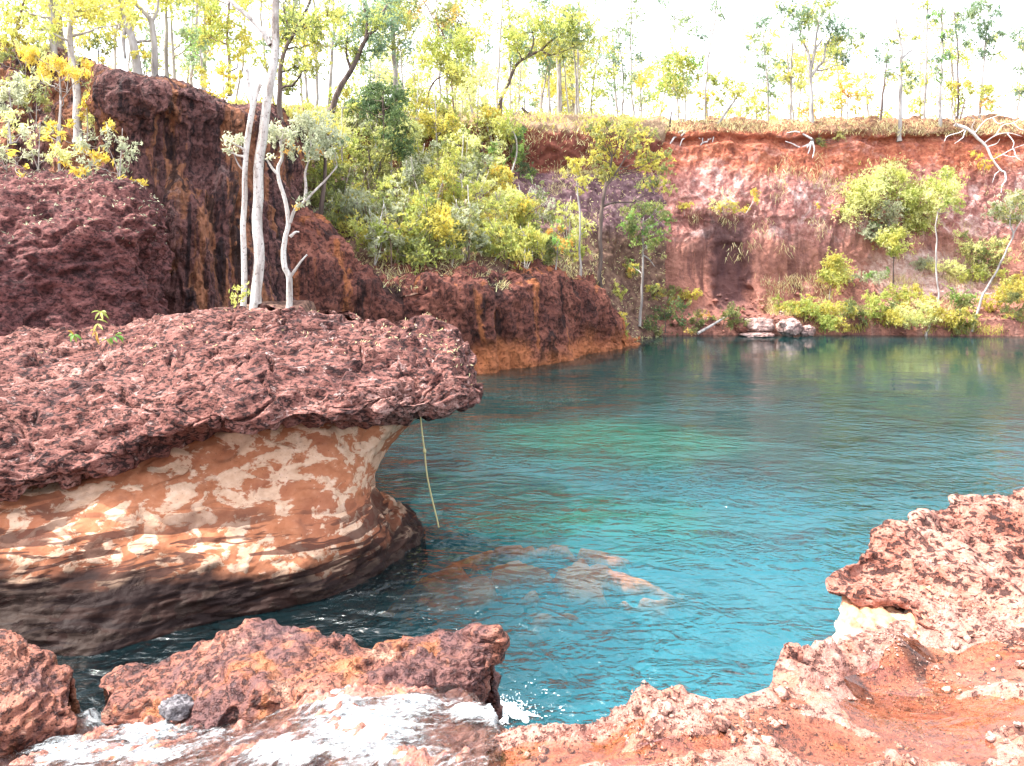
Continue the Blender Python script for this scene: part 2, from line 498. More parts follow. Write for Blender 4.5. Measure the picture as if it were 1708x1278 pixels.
def carved_material():
    """Smooth hollowed clay-rock: orange with cream map-like patches, a black algae band above the water."""
    M = Mat('carved_rock')
    z = M.xyz()[2]
    n0 = M.noise((1.6, 1.6, 2.4), 3, 0.5, 0.8)
    n1 = M.noise((4.2, 4.2, 7.0), 6, 0.62, 0.55, rot=(0.25, 0.55, 0.2))
    n2 = M.noise((12, 12, 16), 4, 0.6)
    c = M.ramp(n2, [(0.3, (0.31, 0.112, 0.055)), (0.55, (0.38, 0.152, 0.08)), (0.75, (0.45, 0.205, 0.12))])
    cream = M.ramp(n2, [(0.3, (0.50, 0.32, 0.21)), (0.6, (0.62, 0.43, 0.31)), (0.8, (0.68, 0.50, 0.40))])
    f = M.math('ADD', n1, M.math('ADD', M.math('MULTIPLY', M.math('SUBTRACT', n2, 0.5), 0.16), M.math('MULTIPLY', M.math('SUBTRACT', n0, 0.5), 0.35)))
    n5 = M.noise((0.9, 0.9, 1.3), 4, 0.6, 0.5, loc=(7, 3, 2))
    c = M.mixc(M.math('MULTIPLY', map01(M, n5, 0.50, 0.62), 0.55), c, (0.24, 0.085, 0.05))
    c = M.mixc(M.math('MULTIPLY', map01(M, f, 0.485, 0.535), 0.88), c, cream)
    n6 = M.noise((5.0, 5.0, 0.7), 5, 0.65, 0.4, loc=(1, 4, 2))
    c = M.mixc(M.math('MULTIPLY', map01(M, n6, 0.56, 0.68), 0.45), c, (0.17, 0.075, 0.05))
    n7 = M.noise(46, 3, 0.6)
    c = M.mixc(M.math('MULTIPLY', map01(M, n7, 0.36, 0.30), 0.6), c, (0.10, 0.045, 0.03))
    x_ = M.xyz()[0]
    rise = M.math('MULTIPLY', M.math('ADD', x_, 3.4), 0.115)      # the stained foot climbs to the left, away from the current
    zn = M.math('ADD', M.math('ADD', z, rise), M.math('MULTIPLY', M.math('SUBTRACT', n0, 0.5), 0.5))
    band = M.noise((1.1, 1.1, 11.0), 4, 0.6, 0.7, loc=(4, 2, 1))
    lay = M.math('MULTIPLY', map01(M, band, 0.49, 0.53), map01(M, zn, 0.92, 0.62))
    c = M.mixc(M.math('MULTIPLY', lay, 0.9), c, (0.075, 0.032, 0.024))
    c = M.mixc(M.math('MULTIPLY', map01(M, zn, 0.66, 0.34), 0.97), c, (0.011, 0.006, 0.006))
    mr = M.n('ShaderNodeMapRange'); M.link(map01(M, zn, 0.5, 0.2), mr.inputs[0]); mr.inputs[3].default_value = 0.85; mr.inputs[4].default_value = 0.62
    h = M.math('ADD', M.math('ADD', M.math('MULTIPLY', n2, 0.5), M.math('MULTIPLY', n7, 0.2)), M.math('MULTIPLY', map01(M, f, 0.49, 0.56), 0.25))
    return M.done(M.bsdf(c, mr.outputs[0], M.bump(h, 0.018, 0.8), 0.10))
M_CARVED = carved_material()

def white_clay():
    M = Mat('white_clay')
    n2 = M.noise(14, 4, 0.6)
    z = M.xyz()[2]
    v = M.math('ADD', z, M.math('MULTIPLY', M.math('SUBTRACT', M.noise(9, 3), 0.5), 0.07))
    c = M.ramp(n2, [(0.3, (0.36, 0.28, 0.22)), (0.6, (0.52, 0.44, 0.37))])
    c = M.mixc(map01(M, v, 1.372, 1.392), c, (0.50, 0.24, 0.14))
    return M.done(M.bsdf(c, 0.85, M.bump(n2, 0.015, 0.8), 0.2))
M_CLAY = white_clay()

def emerald(M, col, n):
    """A patch of green silt near the middle of the pool."""
    mp = M.n('ShaderNodeMapping'); M.link(M.pos, mp.inputs[0])
    c = at_z(1030, 735, 0.0)
    mp.inputs['Location'].default_value = (-c[0] / 2.6, -c[1] / 1.9, 0); mp.inputs['Scale'].default_value = (1 / 2.6, 1 / 1.9, 0.0)
    ln = M.n('ShaderNodeVectorMath', operation='LENGTH'); M.link(mp.outputs[0], ln.inputs[0])
    d = M.math('ADD', ln.outputs['Value'], M.math('MULTIPLY', M.math('SUBTRACT', n, 0.5), 1.6))
    return M.mixc(M.math('MULTIPLY', map01(M, d, 1.15, 0.25), 0.85), col, (0.016, 0.145, 0.095))

def water_material():
    """Pool surface: mirror by Fresnel over clear blue-green water; ripples fade away from the rapid."""
    M = Mat('pool_water')
    x, y, z = M.xyz()
    d = M.n('ShaderNodeVectorMath', operation='DISTANCE')
    M.link(M.pos, d.inputs[0]); d.inputs[1].default_value = (-1.2, 4.6, 0)
    dd = d.outputs['Value']
    warp = M.n('ShaderNodeCombineXYZ')
    M.link(M.math('MULTIPLY', x, 3.1), warp.inputs[0])
    M.link(M.math('MULTIPLY', y, 5.2), warp.inputs[1])
    r1 = M.noise(0, 2, 0.45, 0.9, vec=warp.outputs[0])
    warp2 = M.n('ShaderNodeCombineXYZ')
    M.link(M.math('MULTIPLY', x, 8.0), warp2.inputs[0])
    M.link(M.math('MULTIPLY', y, 12.5), warp2.inputs[1])
    r2 = M.noise(0, 2, 0.5, 0.6, vec=warp2.outputs[0])
    rad = M.n('ShaderNodeCombineXYZ')
    M.link(M.math('MULTIPLY', dd, 5.0), rad.inputs[0])
    M.link(M.math('MULTIPLY', x, 1.1), rad.inputs[1])
    r3 = M.noise(0, 2, 0.5, 0.5, vec=rad.outputs[0])
    mr = M.n('ShaderNodeMapRange'); M.link(dd, mr.inputs[0])
    mr.inputs[1].default_value = 2.0; mr.inputs[2].default_value = 17.0
    mr.inputs[3].default_value = 1.0; mr.inputs[4].default_value = 0.04
    big = M.noise((0.35, 0.55, 0.4), 3, 0.55)
    amp = M.math('MULTIPLY', mr.outputs[0], M.math('ADD', 0.28, M.math('MULTIPLY', map01(M, big, 0.36, 0.66), 1.0)))
    h = M.math('ADD', M.math('ADD', M.math('MULTIPLY', r1, 0.9), M.math('MULTIPLY', r3, 0.55)), M.math('MULTIPLY', r2, 0.28))
    nrm = M.bump(M.math('MULTIPLY', h, amp), 0.165, 1.0)
    fres = M.n('ShaderNodeFresnel'); fres.inputs['IOR'].default_value = 1.33
    M.link(nrm, fres.inputs['Normal'])
    gl = M.n('ShaderNodeBsdfGlossy'); gl.inputs['Roughness'].default_value = 0.04
    M.link(nrm, gl.inputs['Normal'])
    tr = M.n('ShaderNodeBsdfTransparent'); tr.inputs['Color'].default_value = (0.86, 0.94, 0.94, 1)
    n = M.noise(0.30, 4, 0.6, 0.4)
    far = map01(M, M.math('ADD', y, M.math('MULTIPLY', M.math('SUBTRACT', n, 0.5), 9.0)), 7.0, 14.0)
    silt = M.mixc(far, (0.024, 0.155, 0.200), (0.012, 0.056, 0.058))
    clear = map01(M, M.math('ADD', x, M.math('MULTIPLY', M.math('SUBTRACT', n, 0.5), 1.5)), 1.0, -1.2)
    silt = M.mixc(M.math('MULTIPLY', clear, map01(M, y, 12.0, 8.0)), silt, (0.006, 0.018, 0.022))  # dark reflection of the left rock, painted into the water colour
    silt = emerald(M, silt, n)
    df = M.n('ShaderNodeBsdfDiffuse'); M.link(silt, df.inputs['Color'])         # fine mineral silt carried in the water
    body = M.n('ShaderNodeMixShader'); sh = M.n('ShaderNodeAttribute'); sh.attribute_name = 'shoal'
    M.link(M.math('SUBTRACT', 0.36, M.math('MULTIPLY', sh.outputs['Fac'], 0.30)), body.inputs[0])      # less silt where the water is thin
    M.link(tr.outputs[0], body.inputs[1]); M.link(df.outputs[0], body.inputs[2])
    mx = M.n('ShaderNodeMixShader')
    M.link(fres.outputs[0], mx.inputs[0]); M.link(body.outputs[0], mx.inputs[1]); M.link(gl.outputs[0], mx.inputs[2])
    return M.done(mx.outputs[0])
M_WATER = water_material()

def bed_material():
    """Pool floor: ochre shelves where it is shallow, pale blue-green mineral silt where it is deep."""
    M = Mat('pool_floor')
    x, y, z = M.xyz()
    n = M.noise(0.35, 4, 0.6, 0.4)
    n2 = M.noise(3.0, 4, 0.6)
    far = map01(M, M.math('ADD', y, M.math('MULTIPLY', M.math('SUBTRACT', n, 0.5), 9.0)), 7.0, 15.0)
    silt = M.mixc(far, (0.027, 0.155, 0.198), (0.013, 0.054, 0.056))
    rock_shade = map01(M, M.math('ADD', x, M.math('MULTIPLY', M.math('SUBTRACT', n, 0.5), 1.5)), 1.0, -1.2)
    silt = M.mixc(M.math('MULTIPLY', rock_shade, map01(M, y, 12.0, 8.0)), silt, (0.010, 0.026, 0.03))  # left rock's dark reflection painted on the floor too
    silt = emerald(M, silt, n)
    och = M.ramp(n2, [(0.35, (0.55, 0.11, 0.008)), (0.6, (0.75, 0.20, 0.015))])
    oa = M.n('ShaderNodeAttribute'); oa.attribute_name = 'ochre'
    c = M.mixc(map01(M, M.math('ADD', oa.outputs['Fac'], M.math('MULTIPLY', M.math('SUBTRACT', n2, 0.5), 0.8)), 0.15, 0.75), silt, och)
    return M.done(M.bsdf(c, 0.9, M.bump(n2, 0.05, 0.6), 0.1))
M_BED = bed_material()

# ------------------------------------------------------------------ interpolated ground heights
class Heights:
    """Height surface through scattered points (linear radial basis)."""
    def __init__(self, pts):
        P = np.asarray(pts, float)
        self.c = P[:, :2]
        d = np.linalg.norm(self.c[:, None] - self.c[None], axis=2)
        self.mean = P[:, 2].mean()
        self.w = np.linalg.solve(d + 1e-6 * np.eye(len(P)), P[:, 2] - self.mean)
    def __call__(self, x, y):
        x = np.asarray(x, float); y = np.asarray(y, float)
        sh = x.shape
        q = np.stack([x.ravel(), y.ravel()], 1)
        out = np.zeros(len(q))
        for (cx, cy), w in zip(self.c, self.w):
            out += w * np.hypot(q[:, 0] - cx, q[:, 1] - cy)
        return (out + self.mean).reshape(sh)

def push(G, amp, sign=1.0):
    """Move a sheet along its outward normal (outward = the side the viewpoint sees)."""
    N = grid_normals(G)
    out = 1.0 if (N * (np.array([0, 0, EYE + 0.5]) - G)).sum() > 0 else -1.0
    return G + N * out * amp.reshape(G.shape[0], G.shape[1], 1)

def crust(P, a=1.0, s=1.0, layered=1.0, seed=0, fine=True):
    """Spongy, layered relief of laterite."""
    Q = P * np.array([1, 1, 1 + 1.6 * layered])
    W = 0.35 * np.stack([pnoise(P * 2.3 * s, seed + k) for k in (1, 2, 3)], 1)
    d = 0.10 * fbm(P * 0.9 * s, 3, seed=seed) + 0.045 * billow(Q * 2.0 * s + W, 2, 0.5, seed=seed + 5)
    if fine:
        d += 0.022 * fbm(Q * 6 * s, 2, 0.5, seed=seed + 9)
        gap = pnoise(Q * 4.2 * s + W, seed + 11)
        d -= 0.05 * sstep(0.18, 0.42, gap)
        w = worley(Q * 9.0 * s + W, seed)
        d += 0.018 * (0.5 - w)
        d -= 0.03 * sstep(0.30, 0.12, w) * sstep(-0.1, 0.2, gap)
    return a * d / s

def strata(G, step, amt, seed, warp=0.5):
    """Breaks a sheet into stepped beds: heights gather on ledges whose levels wander."""
    P = G.reshape(-1, 3)
    w = warp * step * (fbm(P * 1.3, 3, seed=seed) * 1.6)
    q = (P[:, 2] + w) / step
    f = q - np.floor(q)
    f2 = sstep(0.30, 0.70, f)
    out = P.copy()
    out[:, 2] += amt * step * (f2 - f)
    return out.reshape(G.shape)

# ------------------------------------------------------------------ left cliff, mound, terrace
CL = [  # px of column, then (py, depth) from foot to plateau
    (-420, [(560, 13.5), (420, 13.8), (300, 14.2), (160, 14.8), (70, 15.6), (45, 16.6), (30, 19)]),
    (-150, [(560, 14.0), (450, 14.6), (330, 15.6), (230, 16.6), (130, 17.8), (75, 19), (62, 21)]),
    (20,   [(560, 14.4), (450, 15.2), (320, 16.4), (230, 17.4), (140, 18.3), (85, 19), (72, 21)]),
    (130,  [(560, 14.6), (450, 15.4), (330, 16.3), (240, 17.1), (160, 17.6), (100, 17.9), (97, 20)]),
    (185,  [(560, 14.9), (440, 15.1), (330, 15.6), (230, 15.9), (150, 15.5), (122, 15.7), (118, 18)]),
    (225,  [(560, 14.9), (440, 15.0), (330, 15.2), (230, 15.3), (158, 14.9), (130, 15.2), (126, 18)]),
    (290,  [(560, 15.0), (440, 15.2), (330, 15.5), (230, 15.7), (168, 15.5), (142, 15.8), (138, 18)]),
    (345,  [(560, 15.2), (440, 15.5), (330, 15.9), (230, 16.1), (184, 16.0), (164, 16.2), (160, 18.5)]),
    (400,  [(560, 15.6), (440, 15.9), (340, 16.3), (250, 16.6), (210, 16.6), (184, 16.8), (178, 19)]),
    (445,  [(560, 16.2), (450, 16.6), (370, 17.0), (300, 17.4), (250, 17.6), (205, 17.9), (170, 20)]),
    (480,  [(560, 17.2), (470, 17.6), (400, 17.9), (340, 18.2), (280, 18.8), (225, 19.3), (185, 21)]),
    (505,  [(560, 18.6), (480, 18.8), (430, 19.0), (390, 19.3), (340, 20.0), (260, 21), (200, 23)]),
]
C = np.array([[at(px, py, Y) for (py, Y) in rows] for px, rows in CL]).transpose(1, 0, 2)
G = loft(C, 300, 460)
P = G.reshape(-1, 3)
rib = fbm(P * np.array([1.1, 1.1, 0.16]), 3, seed=21)
flute = billow(P * np.array([1.7, 1.7, 0.22]) + 0.3 * np.stack([pnoise(P * 0.8, 22)] * 3, 1), 3, 0.55, seed=23)
top = np.repeat(np.linspace(0, 1, 300), 460)
G = push(G, (0.34 * rib + 0.13 * flute + 0.14 * fbm(P * 0.8, 3, seed=24)) * (1 - 0.75 * sstep(0.68, 0.85, top)) + 0.06 * fbm(P * 4.5, 4, 0.6, seed=25), -1)
cliff_grid = G
cliff_left = tag(sheet('cliff', G, M_CLIFF), kind='structure')

MO = [
    (-300, [(300, 14.0), (330, 11.5), (400, 10.6), (500, 10.2), (575, 9.9), (640, 9.7)]),
    (-120, [(290, 14.0), (318, 12.2), (400, 11.2), (500, 10.8), (580, 10.4), (640, 10.2)]),
    (20,   [(284, 14.3), (305, 12.9), (390, 11.9), (490, 11.5), (575, 11.1), (640, 10.9)]),
    (130,  [(286, 14.5), (305, 13.1), (380, 12.2), (480, 12.0), (565, 11.6), (630, 11.4)]),
    (205,  [(300, 14.7), (318, 13.4), (380, 12.6), (470, 12.5), (550, 12.2), (620, 12.0)]),
    (252,  [(318, 15.0), (330, 13.9), (375, 13.2), (455, 13.3), (540, 12.9), (620, 12.6)]),
    (278,  [(340, 15.2), (350, 14.5), (380, 14.1), (440, 14.1), (530, 13.7), (620, 13.4)]),
    (270,  [(360, 15.8), (370, 15.5), (395, 15.3), (440, 15.2), (530, 15.0), (620, 14.8)]),
]
C = np.array([[at(px, py, Y) for (py, Y) in rows] for px, rows in MO]).transpose(1, 0, 2)
G = loft(C, 260, 320)
P = G.reshape(-1, 3)
G = push(G, crust(P, 1.5, 0.8, 0.2, 31) + 0.03 * fbm(P * 7, 3, 0.6, seed=33), -1)
mound_grid = G
mound = tag(sheet('rock_terrace', G, M_MOUND), kind='structure')

xs, ys = np.meshgrid(np.linspace(-6.0, -3.2, 60), np.linspace(10.6, 16.0, 60))
P = np.stack([xs, ys, 2.0 + 0.02 * (ys - 10) + 0 * xs], 2)
P[..., 2] += (0.10 * fbm(P.reshape(-1, 3) * 1.2, 4)).reshape(xs.shape) - 3.0 * sstep(-3.9, -3.3, xs + 0.06 * (ys - 12)) - 0.9 * sstep(-5.0, -6.0, xs)
tag(sheet('terrace_ground', P, M_SLOPE), kind='structure')

# ------------------------------------------------------------------ low cliff between the terrace and the far shore
MC = [  # px, depth at water, top row, depth at top
    (300, 16.6, 345, 17.6), (400, 17.0, 345, 18.0), (480, 17.5, 352, 18.5), (540, 18.1, 388, 19.0), (585, 18.6, 436, 19.4), (640, 19.0, 462, 19.8),
    (720, 19.4, 463, 20.2), (790, 19.8, 456, 20.6), (860, 20.7, 456, 21.6), (925, 22.1, 463, 22.9),
    (975, 23.5, 476, 24.3), (1005, 24.6, 508, 25.2), (1028, 25.3, 548, 25.7), (1046, 26.0, 582, 26.2), (1062, 27.0, 604, 27.0)]
cols = []
for px, yw, tp, yt in MC:
    top = at(px, tp, yt); w = at(px, 560, yw)
    zt = max(top[2], -0.3)
    def q(f, y, dz=0.0, px=px):
        return np.array([(px - 854) / FOC * y, y, zt * f + dz])
    back = q(1.0, yt + 1.6, 0.25)
    cols.append([q(0, yw - 0.2, -1.6), q(0.0, yw + 0.02), q(0.22, yw + 0.28), q(0.45, yw + 0.2), q(0.75, yw + 0.22), q(0.95, yt - 0.18), q(1.0, yt), q(1.0, yt + 0.7, 0.06), back])
C = np.array(cols).transpose(1, 0, 2)
G = loft(C, 240, 520)
P = G.reshape(-1, 3)
rib = fbm(P * np.array([0.9, 0.9, 0.18]), 3, seed=41)
flute = billow(P * np.array([1.5, 1.5, 0.2]) + 0.3 * np.stack([pnoise(P * 0.8, 42)] * 3, 1), 3, 0.55, seed=43)
G = push(G, 0.28 * rib + 0.10 * flute + 0.16 * fbm(P * 0.8, 3, seed=44) + 0.05 * fbm(P * 4.5, 4, 0.6, seed=45), -1)
tag(sheet('low_cliff', G, M_MID), kind='structure')

# ------------------------------------------------------------------ brushy slope and scarp behind it
HS = [
    (380,  [(420, 19.0), (400, 19.6), (360, 21.5), (300, 24.0), (262, 26.0), (250, 27.0), (195, 28.0), (170, 31)]),
    (480,  [(440, 19.0), (405, 19.8), (380, 22.0), (310, 24.8), (268, 27.0), (258, 28.0), (198, 28.7), (176, 32)]),
    (600,  [(485, 19.4), (452, 20.2), (400, 22.5), (330, 25.5), (272, 28.0), (262, 28.8), (202, 29.4), (182, 33)]),
    (720,  [(492, 19.8), (458, 20.8), (400, 23.2), (330, 26.4), (278, 29.0), (266, 29.7), (206, 30.2), (188, 34)]),
    (820,  [(488, 20.8), (456, 21.8), (400, 24.2), (335, 27.4), (285, 29.8), (272, 30.5), (206, 30.9), (190, 35)]),
    (880,  [(488, 22.0), (462, 22.9), (405, 25.2), (345, 28.2), (292, 30.4), (280, 31.0), (206, 31.3), (192, 35)]),
    (950,  [(500, 23.8), (474, 24.6), (425, 26.7), (355, 29.2), (296, 31.0), (284, 31.5), (208, 31.9), (194, 36)]),
    (1010, [(556, 26.4), (518, 26.9), (460, 28.5), (380, 30.2), (300, 31.9), (282, 32.3), (210, 32.7), (196, 36)]),
    (1060, [(575, 28.0), (550, 28.8), (480, 30.2), (390, 31.3), (304, 32.5), (280, 32.9), (211, 33.4), (198, 36)]),
    (1110, [(580, 29.2), (562, 29.9), (495, 31.3), (400, 32.0), (310, 33.2), (280, 33.6), (212, 34.1), (198, 37)]),
]
C = np.array([[at(px, py, Y) for (py, Y) in rows] for px, rows in HS]).transpose(1, 0, 2)
GS = loft(C, 220, 360)
P = GS.reshape(-1, 3)
tv = np.linspace(0, 7, 220)[:, None] * np.ones((1, 360))
G = push(GS, 0.22 * fbm(P * 0.7, 4, seed=51) + 0.10 * billow(P * 2.2, 3, seed=52), -1)
def slope_material():
    """Leaf-littered slope; the steep upper scarp shows raw red earth over grey-purple scree."""
    M = Mat('litter_slope_scarp')
    n1 = M.noise(0.5, 5, 0.6); n2 = M.noise(3.2, 6, 0.65, 0.3); n3 = M.noise(11, 4, 0.6)
    z = M.xyz()[2]
    litter = M.ramp(n2, [(0.3, (0.06, 0.035, 0.032)), (0.5, (0.15, 0.085, 0.065)), (0.7, (0.27, 0.17, 0.12))])
    scree = M.ramp(n2, [(0.3, (0.07, 0.036, 0.045)), (0.52, (0.17, 0.095, 0.105)), (0.72, (0.32, 0.21, 0.21))])
    raw = M.ramp(n2, [(0.3, (0.09, 0.03, 0.024)), (0.5, (0.17, 0.055, 0.04)), (0.7, (0.25, 0.09, 0.06))])
    zz = M.math('ADD', z, M.math('MULTIPLY', M.math('SUBTRACT', n1, 0.5), 1.2))
    c = M.mixc(map01(M, zz, 3.6, 4.6), litter, scree)
    c = M.mixc(map01(M, zz, 6.3, 6.6), c, raw)
    c = M.mixc(map01(M, zz, 8.0, 8.4), c, (0.27, 0.18, 0.12))
    h = M.math('ADD', n2, M.math('MULTIPLY', n3, 0.5))
    return M.done(M.bsdf(c, 0.95, M.bump(h, 0.10, 0.9), 0.15))
M_SCARP = slope_material()
tag(sheet('brushy_slope', G, M_SCARP), kind='structure')

# ------------------------------------------------------------------ far cliff
FC = [
    (985,  [(900, 29.3), (578, 29.5), (552, 30.2), (520, 31.2), (420, 32.2), (310, 33.2), (262, 33.7), (212, 34.1), (200, 37)]),
    (1080, [(900, 29.6), (564, 29.8), (545, 30.4), (515, 31.6), (410, 32.1), (320, 32.9), (262, 33.6), (213, 34.0), (200, 37)]),
    (1140, [(900, 29.6), (561, 30.0), (538, 30.8), (502, 31.8), (405, 32.0), (330, 32.6), (262, 33.4), (213, 33.9), (201, 37)]),
    (1220, [(900, 29.6), (558, 30.1), (535, 30.9), (503, 31.8), (400, 32.0), (325, 32.6), (262, 33.4), (213, 33.9), (201, 37)]),
    (1300, [(900, 29.6), (556, 30.2), (533, 30.9), (500, 31.9), (405, 32.1), (320, 32.8), (260, 33.6), (213, 34.1), (201, 37)]),
    (1380, [(900, 29.6), (557, 30.2), (533, 30.9), (495, 32.0), (410, 32.4), (320, 33.3), (258, 34.0), (212, 34.4), (201, 37)]),
    (1460, [(900, 29.6), (558, 30.0), (536, 30.8), (480, 32.4), (425, 33.0), (330, 33.7), (258, 34.3), (212, 34.7), (201, 38)]),
    (1560, [(900, 29.4), (560, 29.8), (536, 30.6), (478, 32.6), (420, 33.4), (330, 33.9), (256, 34.5), (211, 34.8), (200, 38)]),
    (1650, [(900, 29.2), (561, 29.6), (538, 30.4), (485, 32.4), (428, 33.4), (335, 33.9), (256, 34.3), (211, 34.7), (200, 38)]),
    (1740, [(900, 29.0), (562, 29.4), (540, 30.2), (490, 32.0), (430, 33.0), (340, 33.5), (258, 34.0), (211, 34.4), (200, 38)]),
    (1900, [(900, 28.2), (565, 28.6), (542, 29.4), (490, 31.0), (430, 32.0), (340, 32.6), (255, 33.2), (208, 33.6), (198, 38)]),
    (2200, [(645, 25.0), (580, 25.9), (550, 26.6), (490, 27.8), (430, 28.6), (330, 29.2), (235, 29.8), (180, 30.2), (170, 38)]),
    (2700, [(670, 20.0), (620, 20.6), (580, 21.0), (500, 22.0), (420, 22.6), (290, 23.0), (170, 23.4), (100, 23.8), (80, 36)]),
]
C = np.array([[at(px, py, Y) for (py, Y) in rows] for px, rows in FC]).transpose(1, 0, 2)
GF = loft(C, 300, 640)
P = GF.reshape(-1, 3)
upx = P[:, 0] / P[:, 1] * FOC + 854
zz = P[:, 2]
amp = 0.20 * fbm(P * np.array([0.6, 0.6, 0.5]), 4, seed=61) + 0.055 * billow(P * 1.8, 4, 0.6, seed=62) + 0.03 * fbm(P * 7, 3, seed=64)
gul = billow(P * np.array([.8, .8, .12]) + 0.4 * np.stack([pnoise(P * .5, 67)] * 3, 1), 3, 0.55, seed=68)
amp = amp * (0.35 + 0.65 * sstep(3.4, 4.4, zz)) + 0.16 * gul * sstep(0.6, 1.8, zz)
wob = 16 * fbm(P * np.array([.9, .9, 1.0]), 3, seed=63)
niche = sstep(1180, 1204, upx + wob) * sstep(1256, 1238, upx + wob) * sstep(0.7, 1.5, zz) * sstep(4.7, 4.2, zz + 0.5 * pnoise(P * 1.3, 66))
niche2 = 0.45 * niche * (0.35 + 0.65 * sstep(3.75, 3.55, zz))
under = 0.16 * sstep(4.9, 4.4, zz) * sstep(1.4, 2.4, zz) * sstep(1100, 1150, upx) * sstep(1420, 1380, upx)
lipn = 0.3 * pnoise(P * np.array([.7, .7, 0]), 69)
amp = amp - 0.35 * sstep(7.9, 8.1, zz + lipn) * sstep(8.45, 8.3, zz + lipn) * sstep(1090, 1110, upx)
G = GF.copy().reshape(-1, 3)
G[:, 1] += 0.75 * niche2 + under
G = push(G.reshape(GF.shape), amp, -1)
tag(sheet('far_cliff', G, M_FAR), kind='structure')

# ------------------------------------------------------------------ plateau
rim = [(-40, 8, 7.6), (-26, 15, 7.4), (-15, 19.6, 7.4), (-9.4, 20.6, 7.2), (-6.4, 21.2, 6.9), (-5.6, 22.5, 6.7), (-8.4, 28, 7.9), (-6.8, 30.2, 8.15), (-3.2, 33.5, 8.35), (0, 35.4, 8.5), (2.6, 35.6, 8.5),
       (6, 36.4, 8.6), (12, 37, 8.6), (18, 37.6, 8.7), (24, 37.6, 8.7), (30, 37.4, 8.7), (38, 36, 8.8), (52, 30, 8.8), (64, 14, 8.8)]
rim = cr(np.array(rim, float), 150, 0)
ctr = np.array([4.0, 12.0])
rows = []
for off in (-0.9, 0.0, 1.0, 2.2, 4.5, 8, 14, 24, 45, 90, 200, 480):
    d = rim[:, :2] - ctr
    d /= np.linalg.norm(d, axis=1, keepdims=True)
    xy = rim[:, :2] + d * off
    z = rim[:, 2] - (0.35 if off < 0 else 0) + 0.25 * fbm(np.concatenate([xy * 0.25, np.zeros((150, 1))], 1), 3, seed=71) * min(1, max(off, 0) / 4)
    rows.append(np.concatenate([xy, z[:, None]], 1))
PLATEAU = loft(np.array(rows), 60, 300)
tag(sheet('plateau_ground', PLATEAU, M_PLAT), kind='structure')

# ------------------------------------------------------------------ pool: floor and surface
xs, ys = np.meshgrid(np.concatenate([np.linspace(-14, -4, 40)[:-1], np.linspace(-4, 4, 260), np.linspace(4, 44, 80)[1:]]), np.concatenate([np.linspace(1.0, 5, 20)[:-1], np.linspace(5, 12, 200), np.linspace(12, 33, 80)[1:]]))
zb = -1.4 + 0.2 * fbm(np.stack([xs.ravel() * 0.3, ys.ravel() * 0.3, 0 * xs.ravel()], 1), 4, seed=81).reshape(xs.shape)
c = at_z(885, 874, -0.2)
q3 = np.stack([xs.ravel(), ys.ravel(), 0 * xs.ravel()], 1)
zb = zb + 0.62 * np.exp(-(((xs - c[0]) / 2.3) ** 2 + ((ys - c[1]) / 1.1) ** 2))
patch = fbm(q3 * np.array([1.5, 2.4, 1]), 3, seed=84).reshape(xs.shape)
ochre = sstep(0.0, 0.28, patch) * np.exp(-(((xs - c[0]) / 1.75) ** 2 + ((ys - c[1]) / 1.0) ** 2) ** 2)
zb = zb + 0.22 * ochre
c = at_z(735, 888, -0.2)
g = np.exp(-(((xs - c[0]) / 0.60) ** 2 + ((ys - c[1] + 0.06 * (xs - c[0])) / 0.20) ** 2) ** 1.2)
ochre = np.maximum(ochre, 1.5 * g * (0.55 + 0.9 * sstep(-0.15, 0.25, fbm(q3 * np.array([2.5, 6.0, 1]), 3, seed=85).reshape(xs.shape))))
zb = np.maximum(zb, -1.4 + 0.95 * g * (0.85 + 0.5 * patch))
shore = sstep(29.0, 30.6, ys + 0.05 * xs)
zb = zb + shore * 2.0
zb = np.minimum(zb, -0.07 + 0.05 * fbm(np.stack([xs.ravel() * 2, ys.ravel() * 2, 0 * xs.ravel()], 1), 3, seed=82).reshape(xs.shape))
po_ = tag(sheet('pool_floor', np.stack([xs, ys, zb], 2), M_BED), kind='structure')
a_ = po_.data.attributes.new('ochre', 'FLOAT', 'POINT'); a_.data.foreach_set('value', ochre.ravel().astype(np.float32))
pw_ = tag(sheet('pool_water', np.stack([xs, ys, 0 * xs], 2), M_WATER), kind='structure')
a_ = pw_.data.attributes.new('shoal', 'FLOAT', 'POINT'); a_.data.foreach_set('value', np.clip(ochre, 0, 1).ravel().astype(np.float32))

# ------------------------------------------------------------------ ledge under the camera
def hid_(px, Y, z):
    return np.array([(px - 854) / FOC * Y, Y, z])

LP = [(1700, 1270, 1.42), (1400, 1270, 1.38), (1000, 1270, 1.36), (850, 1270, 1.33), (700, 1270, 1.20), (600, 1270, 1.10), (500, 1270, 0.98), (400, 1275, .86), (250, 1270, .66), (100, 1270, .42), (0, 1270, .30), (-150, 1270, .3),
      (1700, 1150, 1.41), (1550, 1130, 1.32), (1450, 1150, 1.32), (1300, 1200, 1.42), (1200, 1200, 1.43), (1100, 1180, 1.43), (1000, 1230, 1.33), (900, 1230, 1.33), (850, 1222, 1.30), (1400, 1105, 1.33), (1560, 1095, 1.34),
      (1305, 1105, 1.43), (1296, 1150, 1.43), (1190, 1168, 1.43), (1080, 1158, 1.43), (950, 1198, 1.38), (885, 1208, 1.34), (815, 1212, 1.10), (750, 1192, .90), (650, 1172, .90), (600, 1160, .86), (500, 1190, .80),
      (350, 1235, .66), (200, 1222, .40), (150, 1195, .26), (120, 1205, .27), (50, 1235, .24), (0, 1235, .2), (1700, 1060, 1.45), (1500, 1060, 1.42), (1390, 1078, 1.40), (1800, 1000, 1.5), (2100, 1100, 1.5), (2000, 1278, 1.5)]
pts = [at_z(*p) for p in LP]
